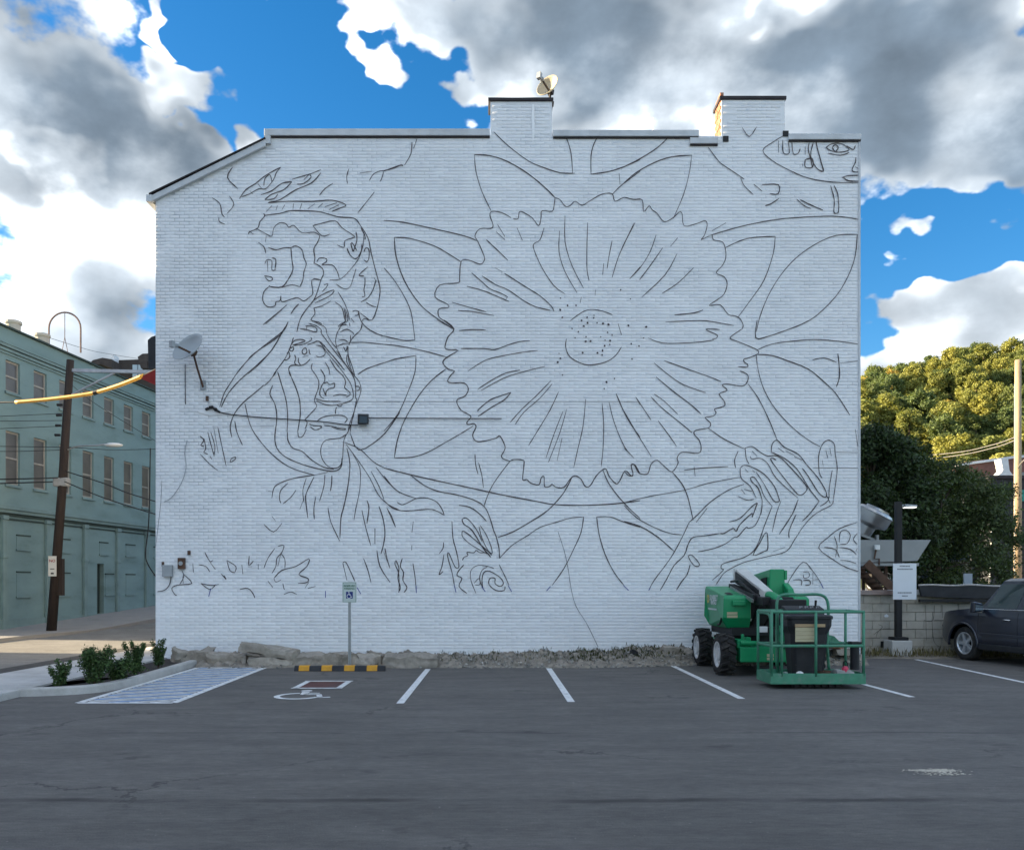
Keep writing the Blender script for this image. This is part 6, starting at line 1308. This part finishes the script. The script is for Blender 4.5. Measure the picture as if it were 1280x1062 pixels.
MB().tube([tuple(P(x, y, ya - .01)) for x, y in smooth_line([(1148, 731), (1165, 730.5), (1190, 731.5), (1215, 730.5), (1240, 732), (1262, 732)], 3)], .022, 6).build('pale_edge', mat('pale edge', (.45, .42, .39), .8, var=.3, scale=5), tr)
# parking lot lamp with poster
lp = G(1128.5, 821.5); lamp = thing('lamp_post', 'black square lamp post in a concrete footing', 'lamp post', lp)
MB().hexa([(lp.x - .24, lp.y, -.05), (lp.x + .23, lp.y, -.05), (lp.x + .23, lp.y + .45, -.05), (lp.x - .24, lp.y + .45, -.05), (lp.x - .235, lp.y + .01, .385), (lp.x + .23, lp.y + .01, .385), (lp.x + .23, lp.y + .45, .385), (lp.x - .235, lp.y + .45, .385)]).build('footing', mat('pale footing', (.52, .51, .48), .85, var=.15, scale=4, bump=.4, bscale=40, dirt=(.25, .23, .2), dirt_amt=.5, dirt_scale=4), lamp, bevel=.02)
yc_ = lp.y + .22
MB().box(lp.x - .16, lp.x + .17, yc_ - .16, yc_ + .16, .386, .46).build('base_plate', blackm, lamp, bevel=.015)
MB().box(lp.x - .065, lp.x + .065, yc_ - .065, yc_ + .065, .461, H + (VY - 627) / F * yc_).build('pole', blackm, lamp, bevel=.008)
zh = H + (VY - 632) / F * yc_
hd = MB().box(lp.x + .066, lp.x + .12, yc_ - .04, yc_ + .04, zh - .05, zh + .03).hexa([(lp.x + .12, yc_ - .11, zh - .035), (lp.x + .40, yc_ - .10, zh - .02), (lp.x + .40, yc_ + .10, zh - .02), (lp.x + .12, yc_ + .11, zh - .035), (lp.x + .12, yc_ - .11, zh + .03), (lp.x + .40, yc_ - .08, zh + .015), (lp.x + .40, yc_ + .08, zh + .015), (lp.x + .12, yc_ + .11, zh + .03)]).build('lamp_head', boxgrey, lamp, bevel=.01)
em = bpy.data.materials.new('lit lamp panel'); em.use_nodes = True; e_ = em.node_tree.nodes['Principled BSDF']; e_.inputs['Emission Color'].default_value = (1, .97, .9, 1); e_.inputs['Emission Strength'].default_value = 1.0
MB().box(lp.x + .14, lp.x + .38, yc_ - .09, yc_ + .09, zh - .045, zh - .036).build('light_panel', em, hd)
ys_ = yc_ - .075; nt_ = thing('notice_board', 'white notice board fixed to the black lamp post', 'notice', P(1131, 749, ys_))
x0, x1, z0, z1 = P(1116, 0, ys_).x, P(1145.3, 0, ys_).x, P(0, 749, ys_).z, P(0, 704, ys_).z
MB().box(x0, x1, ys_ - .012, ys_, z0, z1).build('panel', white, nt_, bevel=.004)
for f0, f1, py in ((.28, .72, 707.3), (.18, .82, 711), (.2, .76, 740.5), (.38, .6, 744.5)):
    # rows of small unreadable print
    b = MB(); rr2 = random.Random(int(py)); x = x0 + (x1 - x0) * f0
    while x < x0 + (x1 - x0) * f1:
        wd_ = rr2.uniform(.012, .03); b.box(x, x + wd_, ys_ - .0135, ys_ - .0125, P(0, py + .8, ys_).z, P(0, py - .8, ys_).z); x += wd_ + .006
    b.build('print_line', grey, nt_)
# kitchen exhaust: duct, fan, stairs
dy = 21.0
du = thing('kitchen_duct', 'grey sheet metal kitchen exhaust duct with a slanted end', 'duct', P(1110, 706, dy))
for (a, c, e, f) in ((1060, 1125.5, 675, 703), (1134, 1164, 675, 701)):
    pass
MB().prism([(1050, 674.5), (1164, 674.5), (1147, 701), (1050, 704)], lambda x, y: P(x, y, dy), lambda x, y: P(x, y, dy) + Vector((0, .7, 0))).build('duct_box', duct, du, bevel=.012)
MB().box(P(1050, 0, dy).x, P(1148, 0, dy).x, dy - .03, dy - .002, P(0, 707, dy).z, P(0, 703.5, dy).z).build('flange', duct, du)
MB().box(P(1124.6, 0, dy).x, P(1126, 0, dy).x, dy - .02, dy - .002, P(0, 702, dy).z, P(0, 675, dy).z).build('seam', duct, du)
bx_ = MB().box(P(1092, 0, dy).x, P(1098, 0, dy).x, dy - .1, dy - .003, P(0, 687, dy).z, P(0, 681, dy).z).build('switch_box', whitepl, du, bevel=.01)
MB().tube([P(1095, 687, dy - .05), P(1093, 698, dy - .05), P(1099, 698, dy - .05), P(1099, 706, dy - .05)], .02, 6).build('conduit', rustm, du)
for px in (1062, 1115, 1145): MB().box(P(px, 0, dy).x - .03, P(px, 0, dy).x + .03, dy + .3, dy + .36, 1.37, P(0, 705, dy).z).build('support_leg', rustm, du)
fn = thing('exhaust_fan', 'round aluminium exhaust fan tilted above the duct', 'exhaust fan', P(1095, 674, dy + .3))
axis = Vector((.42, -.25, .85)).normalized(); ctr = P(1086, 655, dy + .3)
M = Matrix.Translation(ctr) @ axis.to_track_quat('Z', 'Y').to_matrix().to_4x4()
MB().lathe([(.19, -.30), (.20, -.05), (.24, -.02), (.40, .03), (.43, .08), (.43, .34), (.40, .38), (.30, .41), (.29, .45), (.001, .47)], 36, M).build('housing', alu, fn, smooth=35)
MB().lathe([(.435, .30), (.445, .31), (.445, .33), (.435, .34)], 36, M).build('rim_band', alu, fn)
MB().beam(P(1076, 668, dy + .2), P(1102, 678, dy + .2), .06, .06).box(P(1098, 0, dy).x, P(1101, 0, dy).x, dy + .1, dy + .2, P(0, 676, dy).z, P(0, 668, dy).z).build('hinge_frame', duct, fn)
st = thing('wooden_stairs', 'brown wooden stair frame under the exhaust duct', 'stairs', P(1095, 735, 20.8))
for k in range(6): MB().box(P(1078 + k * 6.5, 0, 20.9).x, P(1086 + k * 6.5, 0, 20.9).x, 20.6, 21.4, 1.45 + (5 - k) * .12, 1.49 + (5 - k) * .12).build('tread', rustm, st)
for yy in (20.58, 21.42): MB().beam((P(1076, 0, 20.9).x, yy, 2.2), (P(1116, 0, 20.9).x, yy, 1.40), .05, .2).build('stringer', rustm, st)
for px in (1079, 1092, 1105): MB().box(P(px, 0, 20.9).x - .03, P(px, 0, 20.9).x + .03, 21.45, 21.51, 1.37, 2.5).build('baluster', rustm, st)

# yard beyond the wall
gs = thing('plain_sign', 'small plain grey panel sign standing behind the wall', 'sign', P(1210, 731, 21.4))
MB().box(P(1204.5, 0, 21.4).x, P(1215, 0, 21.4).x, 21.38, 21.42, P(0, 730, 21.4).z, P(0, 716.5, 21.4).z).build('panel', mat('plain grey blue', (.26, .30, .34), .6, var=.06), gs)
MB().box(P(1209, 0, 21.4).x, P(1210.5, 0, 21.4).x, 21.43, 21.46, 1.375, P(0, 722, 21.4).z).build('stake', steel, gs)
c2 = copy_tree(suv, None, (16.4, 33.0, 1.385), R(96)); c2['label'] = 'dark car parked under the trees showing red tail lights'; c2['group'] = 'parked cars'; suv['group'] = 'parked cars'
db = thing('black_building', 'black painted building behind the parked car', 'building', P(1262, 700, 42))
dk = mat('black wall paint', (.028, .030, .034), .8, var=.2, scale=1, coord='P')
MB().box(P(1238, 0, 42).x, 44, 42, 52, 1.37, P(0, 598, 42).z).build('wall', dk, db)
MB().box(P(1238, 0, 42).x - .15, 44.1, 41.85, 52.1, P(0, 598, 42).z + .001, P(0, 598, 42).z + .15).build('coping', darktrim, db)
MB().box(P(1268, 0, 41.9).x, P(1296, 0, 41.9).x, 41.9, 41.99, P(0, 626, 41.9).z, P(0, 612, 41.9).z).build('teal_board', mat('teal sign', (.02, .22, .18), .6, var=.1), db)
MB().box(P(1274, 0, 41.9).x, P(1290, 0, 41.9).x, 41.95, 41.99, P(0, 720, 41.9).z, P(0, 664, 41.9).z).build('door', blackm, db)
bulb = mat('white bulb', (.75, .74, .70), .3, var=.05)
sl_ = thing('string_lights', 'vertical string of small white bulbs beside the black building', 'string lights', P(1238, 730, 36))
MB().tube([tuple(P(x, y, 36)) for x, y in ((1239, 655), (1238.5, 690), (1237, 735))], .01, 5).build('cord', wirem, sl_)
for x, y in ((1239, 664), (1239, 679), (1238.5, 695), (1238, 703), (1238, 711), (1237.5, 719), (1237, 728)):
    MB().lathe([(.01, -.06), (.05, -.03), (.06, .02), (.03, .06), (.01, .07)], 10, Matrix.Translation(P(x, y, 36))).build('bulb', bulb, sl_)
rbld = thing('red_roof_building', 'brick red building with a white chimney at the foot of the hill', 'building', P(1235, 600, 62))
MB().prism([(1196, 585), (1206, 577), (1270, 570), (1300, 568), (1300, 700), (1196, 700)], lambda x, y: P(x, y, 62), lambda x, y: P(x, y, 62) + Vector((0, 9, 0))).build('wall', mat('brick red wall', (.17, .085, .07), .9, var=.2, coord='P'), rbld)
MB().prism([(1200, 579), (1268, 569.5), (1300, 567), (1300, 570), (1268, 572.5), (1200, 582)], lambda x, y: P(x, y, 61.8), lambda x, y: P(x, y, 61.8) + Vector((0, 9.4, 0))).build('roof_edge', trim, rbld)
MB().prism([(1251, 573), (1260, 572), (1262, 588), (1268, 596), (1246, 596), (1254, 588)], lambda x, y: P(x, y, 60), lambda x, y: P(x, y, 60) + Vector((0, .8, 0))).build('chimney', trim, rbld)
MB().hexa([P(1228, 606, 50), P(1276, 596, 50), P(1290, 596, 58), P(1240, 604, 58), P(1236, 603, 50), P(1278, 590, 50), P(1292, 588, 58), P(1250, 596, 58)]).build('metal_roof', duct, rbld)
# pale utility pole on the right
pp = P(1272, 700, 38); pp.z = 1.37; pt2 = P(1272.5, 450, 38)
rp = thing('pale_pole', 'pale wooden utility pole behind the parked car', 'utility pole', pp)
MB().tube([pp, pt2], [.175, .13], 14).build('pole', palewood, rp, smooth=True)
MB().tube([tuple(P(1268.3, y, 37.8)) for y in (720, 600, 480)], .02, 6).build('conduit', boxgrey, rp)
for lab, pts in (('wire running down from the pale pole towards the hillside', [P(1272, 545, 38), P(1240, 556, 45), P(1190, 566, 60), P(1100, 574, 80)]), ('second wire running from the pale pole towards the hillside', [P(1272, 549, 38), P(1240, 560, 45), P(1190, 570, 60), P(1100, 580, 80)]), ('wire leaving the pale pole past the picture edge', [P(1272, 585, 38), P(1285, 572, 36), P(1330, 560, 34)])):
    wire(lab, pts, .03, mat('sunlit wire', (.2, .19, .17), .5, var=.1), grp='wires on the pale pole')

# ------------------------------------------------------------------ trees
leafd = mat('dark summer leaf', (.034, .058, .018), .6, var=.25, scale=.8, island=.6, trans=.3)
leafb = mat('locust leaf', (.058, .085, .026), .6, var=.25, scale=.8, island=.6, trans=.3)
bark = mat('tree bark', (.09, .07, .05), .95, var=.35, scale=3, bump=.6, bscale=12)
def tree(lab, base, h, rad, seed, m_, nl, size, group, ncl=26, lowest=.18, conic=False):
    r = np.random.default_rng(seed); rr = random.Random(seed); base = Vector(base)
    t = thing('tree', lab, 'tree', base, 0, group); b = MB()
    top_ = base + Vector((rr.uniform(-.3, .3), rr.uniform(-.3, .3), h * .8))
    b.tube([base - Vector((0, 0, .1)), base.lerp(top_, .4), base.lerp(top_, .75), top_], [h * .024, h * .018, h * .01, h * .004], 10)
    bl_ = []
    for k in range(ncl):
        u = lowest + (1 - lowest) * (k + rr.random()) / ncl; a = k * 2.4 + rr.uniform(-.5, .5)
        prof_ = (1 - u) ** .7 if conic else math.sin(math.pi * (.12 + .84 * u)) ** .65
        d_ = rad * prof_ * rr.uniform(.35, .85)
        c = base + Vector((d_ * math.cos(a), d_ * math.sin(a), h * u * .95))
        s_ = rad * rr.uniform(.24, .42) * (.7 + .3 * prof_)
        bl_.append((c.x, c.y, c.z, s_, s_, s_ * rr.uniform(.55, .8)))
        st_ = base.lerp(top_, max(.15, min(.95, u * .9))); b.tube([st_, st_.lerp(c, .6) + Vector((0, 0, .1)), c], [h * .008, h * .005, h * .002], 6)
    b.build('trunk', bark, t)
    V = leaves(r, bl_, nl, size, .35, .15); np_quads('crown', V, len(V), m_, t, base)
    return t
tree('dark dense tree rising behind the exhaust fan', (P(1098, 0, 26).x, 26, 1.37), 5.3, 2.0, 21, leafd, 30000, .065, 'trees behind the wall')
tree('tall dark tree beside the white building corner', (P(1122, 0, 29).x, 29, 1.37), 5.6, 2.1, 22, leafd, 30000, .065, 'trees behind the wall', conic=True)
tree('lighter feathery tree behind the lamp post', (P(1172, 0, 27.5).x, 27.5, 1.37), 4.7, 2.1, 23, leafb, 26000, .055, 'trees behind the wall', lowest=.02)
tree('feathery green tree in front of the black building', (P(1218, 0, 31).x, 31, 1.37), 4.6, 1.8, 24, leafb, 16000, .055, 'trees behind the wall', lowest=.04)
tree('dark low tree behind the string lights', (P(1150, 0, 34).x, 34, 1.37), 5.2, 2.4, 25, leafd, 18000, .08, 'trees behind the wall', lowest=.1)

# wooded hill
def hill_z(x, y):
    u = max(0, min(1, (y - 95) / 140)); u = u * u * (3 - 2 * u)
    px_ = VX + x / y * F
    ridge = 50.0 + 7.0 * math.exp(-((x - 128) / 26) ** 2) - 6 * max(0, min(1, (105 - x) / 60)) - 4 * max(0, min(1, (x - 150) / 80))
    return 1.0 + (ridge - 1) * u + 1.4 * math.sin(x * .09) * math.cos(y * .07) * u
b = MB(); nx, ny = 60, 34; vs = [(-10 + 300 * i / nx, 90 + 230 * j / ny, hill_z(-10 + 300 * i / nx, 90 + 230 * j / ny) - (.6 if j else 8)) for i in range(nx + 1) for j in range(ny + 1)]
b.add(vs, [(i * (ny + 1) + j, (i + 1) * (ny + 1) + j, (i + 1) * (ny + 1) + j + 1, i * (ny + 1) + j + 1) for i in range(nx) for j in range(ny)])
structure(b.build('hill', mat('wooded ground', (.045, .055, .02), .95, var=.4, scale=.15, coord='P'), smooth=True))
def hill_leaf():
    m = bpy.data.materials.new('hillside leaf'); m.use_nodes = True; t = m.node_tree; n = N(t); bs = t.nodes['Principled BSDF']
    rnd = n.new('ShaderNodeObjectInfo').outputs['Random']; isl = n.new('ShaderNodeNewGeometry').outputs['Random Per Island']
    c = n.mix(n.rng(rnd, .1, .9, 0, 1, False), (.105, .150, .045), (.33, .325, .070)); c = n.mix(n.rng(rnd, .955, .99), c, (.5, .34, .07))
    c = n.vec('SCALE', c, scale=n.rng(isl, 0, 1, .55, 1.35, False)); n.put(bs.inputs['Base Color'], c); bs.inputs['Roughness'].default_value = .7
    tr = n.new('ShaderNodeBsdfTranslucent'); n.put(tr.inputs[0], n.vec('MULTIPLY', c, (1.2, 1.15, .6))); mx = n.new('ShaderNodeMixShader'); mx.inputs[0].default_value = .3
    t.links.new(bs.outputs[0], mx.inputs[1]); t.links.new(tr.outputs[0], mx.inputs[2]); t.links.new(mx.outputs[0], t.nodes['Material Output'].inputs[0]); return m
HL = hill_leaf(); vm = []
for s in range(7):
    r = np.random.default_rng(100 + s); rr = random.Random(100 + s); bl_ = []
    for k in range(17):
        u = (k + .5) / 17; a = k * 2.4 + rr.random(); pr_ = math.sin(math.pi * (.15 + .8 * u)) ** .6; d_ = 2.9 * pr_ * rr.uniform(.4, .95)
        s_ = rr.uniform(.85, 1.5); bl_.append((d_ * math.cos(a), d_ * math.sin(a), 1.5 + u * 6.3, s_, s_, s_ * .7))
    V = leaves(r, bl_, 5200, .23, .35, .35); tk = MB().tube([(0, 0, -1), (0, 0, 3), (.2, .1, 6)], [.25, .2, .08], 6)
    nq = len(V); me = bpy.data.meshes.new('forest_tree'); tv = np.array([tuple(v) for v in tk.v]); vs = np.concatenate([V.reshape(-1, 3), tv])
    fl_ = [tuple(range(i * 4, i * 4 + 4)) for i in range(nq)] + [tuple(i + nq * 4 for i in f) for f in tk.f]
    me.from_pydata(vs.tolist(), [], fl_); me.materials.append(HL); me.materials.append(bark); me.polygons.foreach_set('material_index', [0] * nq + [1] * len(tk.f)); vm.append(me)
rr = random.Random(77); cnt = 0; y = 112.0
while y < 246 and cnt < 290:
    x = (1055 - VX) / F * y + rr.uniform(0, 4)
    while x < (1310 - VX) / F * y and cnt < 290:
        xx_, yy_ = x + rr.uniform(-1.2, 1.2), y + rr.uniform(-2.5, 2.5); s_ = rr.uniform(.6, 1.2)
        o = bpy.data.objects.new('hillside_tree', vm[rr.randrange(7)]); C.objects.link(o); o.location = (xx_, yy_, hill_z(xx_, yy_) - .5); o.rotation_euler = (0, 0, rr.random() * 6.3); o.scale = (s_, s_, s_ * rr.uniform(.85, 1.2))
        tag(o, 'sunlit tree among the woods covering the hillside', 'tree', 'trees on the wooded hillside'); cnt += 1
        x += rr.uniform(3.8, 6.0)
    y += 6.6
print('hill trees', cnt)
